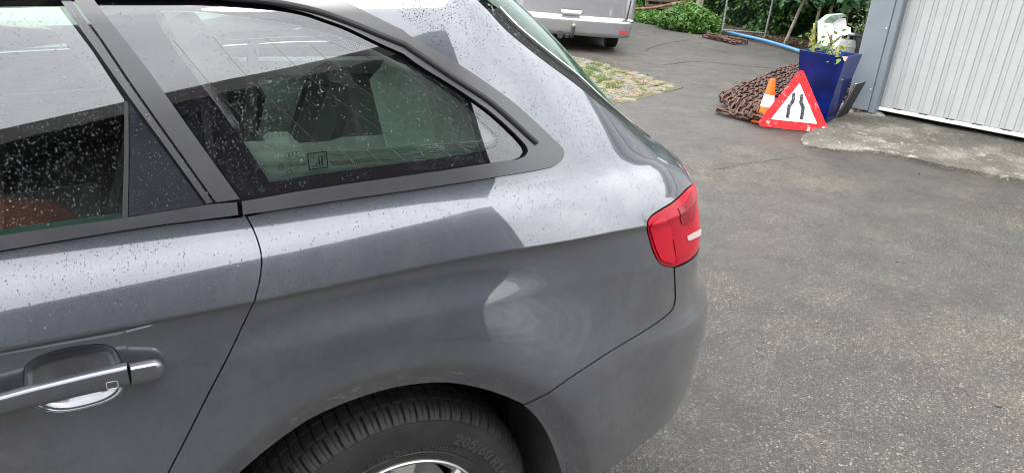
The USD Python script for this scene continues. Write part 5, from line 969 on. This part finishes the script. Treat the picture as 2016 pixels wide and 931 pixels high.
pw = thing('garden_wall', 'pale rendered wall beyond the estate car, glimpsed through its windows', 'wall')
obj('wall_face', bx((11.0, .25, 2.2), (-4.0, 6.2, 1.1), None, .02), plain('pale_wall_render', (.62, .63, .58), .9, var=.06, bump=.003), pw); obj('coping', bx((11.1, .34, .07), (-4.0, 6.2, 2.235), None, .01), STONE, pw)
# ------------------------------------------------------------------ behind the photographer: the house that mirrors in the paint and windows
HC, HE = np.array([3.45, -5.5]), np.array([-1.94, -8.8]); hv = (HE - HC) / np.linalg.norm(HE - HC); hr = math.atan2(hv[1], hv[0]); hnrm = np.array([-hv[1], hv[0]]); hnrm = hnrm if hnrm[1] > 0 else -hnrm
HH = 4.75
house = thing('house', 'two storey dark timber house across the yard, mirrored in the estate car', 'house', (HC[0], HC[1], 0), hr)
sgn = 1 if np.dot(hnrm, [-math.sin(hr), math.cos(hr)]) > 0 else -1
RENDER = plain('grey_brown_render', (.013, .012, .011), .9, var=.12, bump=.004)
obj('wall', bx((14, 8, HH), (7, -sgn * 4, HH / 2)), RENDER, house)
rf = obj('roof', cat([bx((14.6, 9.0, .22), (7, -sgn * 4, HH + .11))]), plain('dark_roof_edge', (.05, .045, .04), .7), house)
for fl_ in (1.5, 4.2):
    for k in range(5):
        wn = obj('window', bx((1.1, .06, 1.3), (1.6 + 2.7 * k, sgn * .02, fl_), None, .01), plain('brown_window_frame', (.045, .035, .028), .6) if (fl_ == 1.5 and k == 0) else '/World/Looks/brown_window_frame', house); obj('pane', bx((.95, .02, 1.15), (1.6 + 2.7 * k, sgn * .06, fl_)), GATEGLASS, wn)
def tree(name, label, x, y, h, r, seed):
    g = np.random.default_rng(seed); t = thing(name, label, 'tree', (x, y, 0)); obj('trunk', tube(np.array(smoothline([(0, 0, 0), (.05, 0, h * .4), (0, .08, h * .8)], 4)), np.linspace(.16, .05, 9), 9), STEM, t, smooth=50)
    for k in range(5): a = k * 1.3; obj('limb', tube([(0, 0, h * (.35 + .06 * k)), (r * .6 * math.cos(a), r * .6 * math.sin(a), h * (.6 + .06 * k))], [.06, .02], 6), STEM, t)
    c = g.normal(0, 1, (26, 3)) * [r * .5, r * .5, h * .17] + [0, 0, h * .66]; P = (c[:, None] + g.normal(0, .33, (26, 90, 3))).reshape(-1, 3); obj('crown', leafset(P, .17, seed, .3, .6), IVY, t, kind='stuff')
tree('garden_tree', 'leafy tree far along the yard edge, mirrored in the estate car', 16.5, -5.5, 4.6, 1.9, 51)
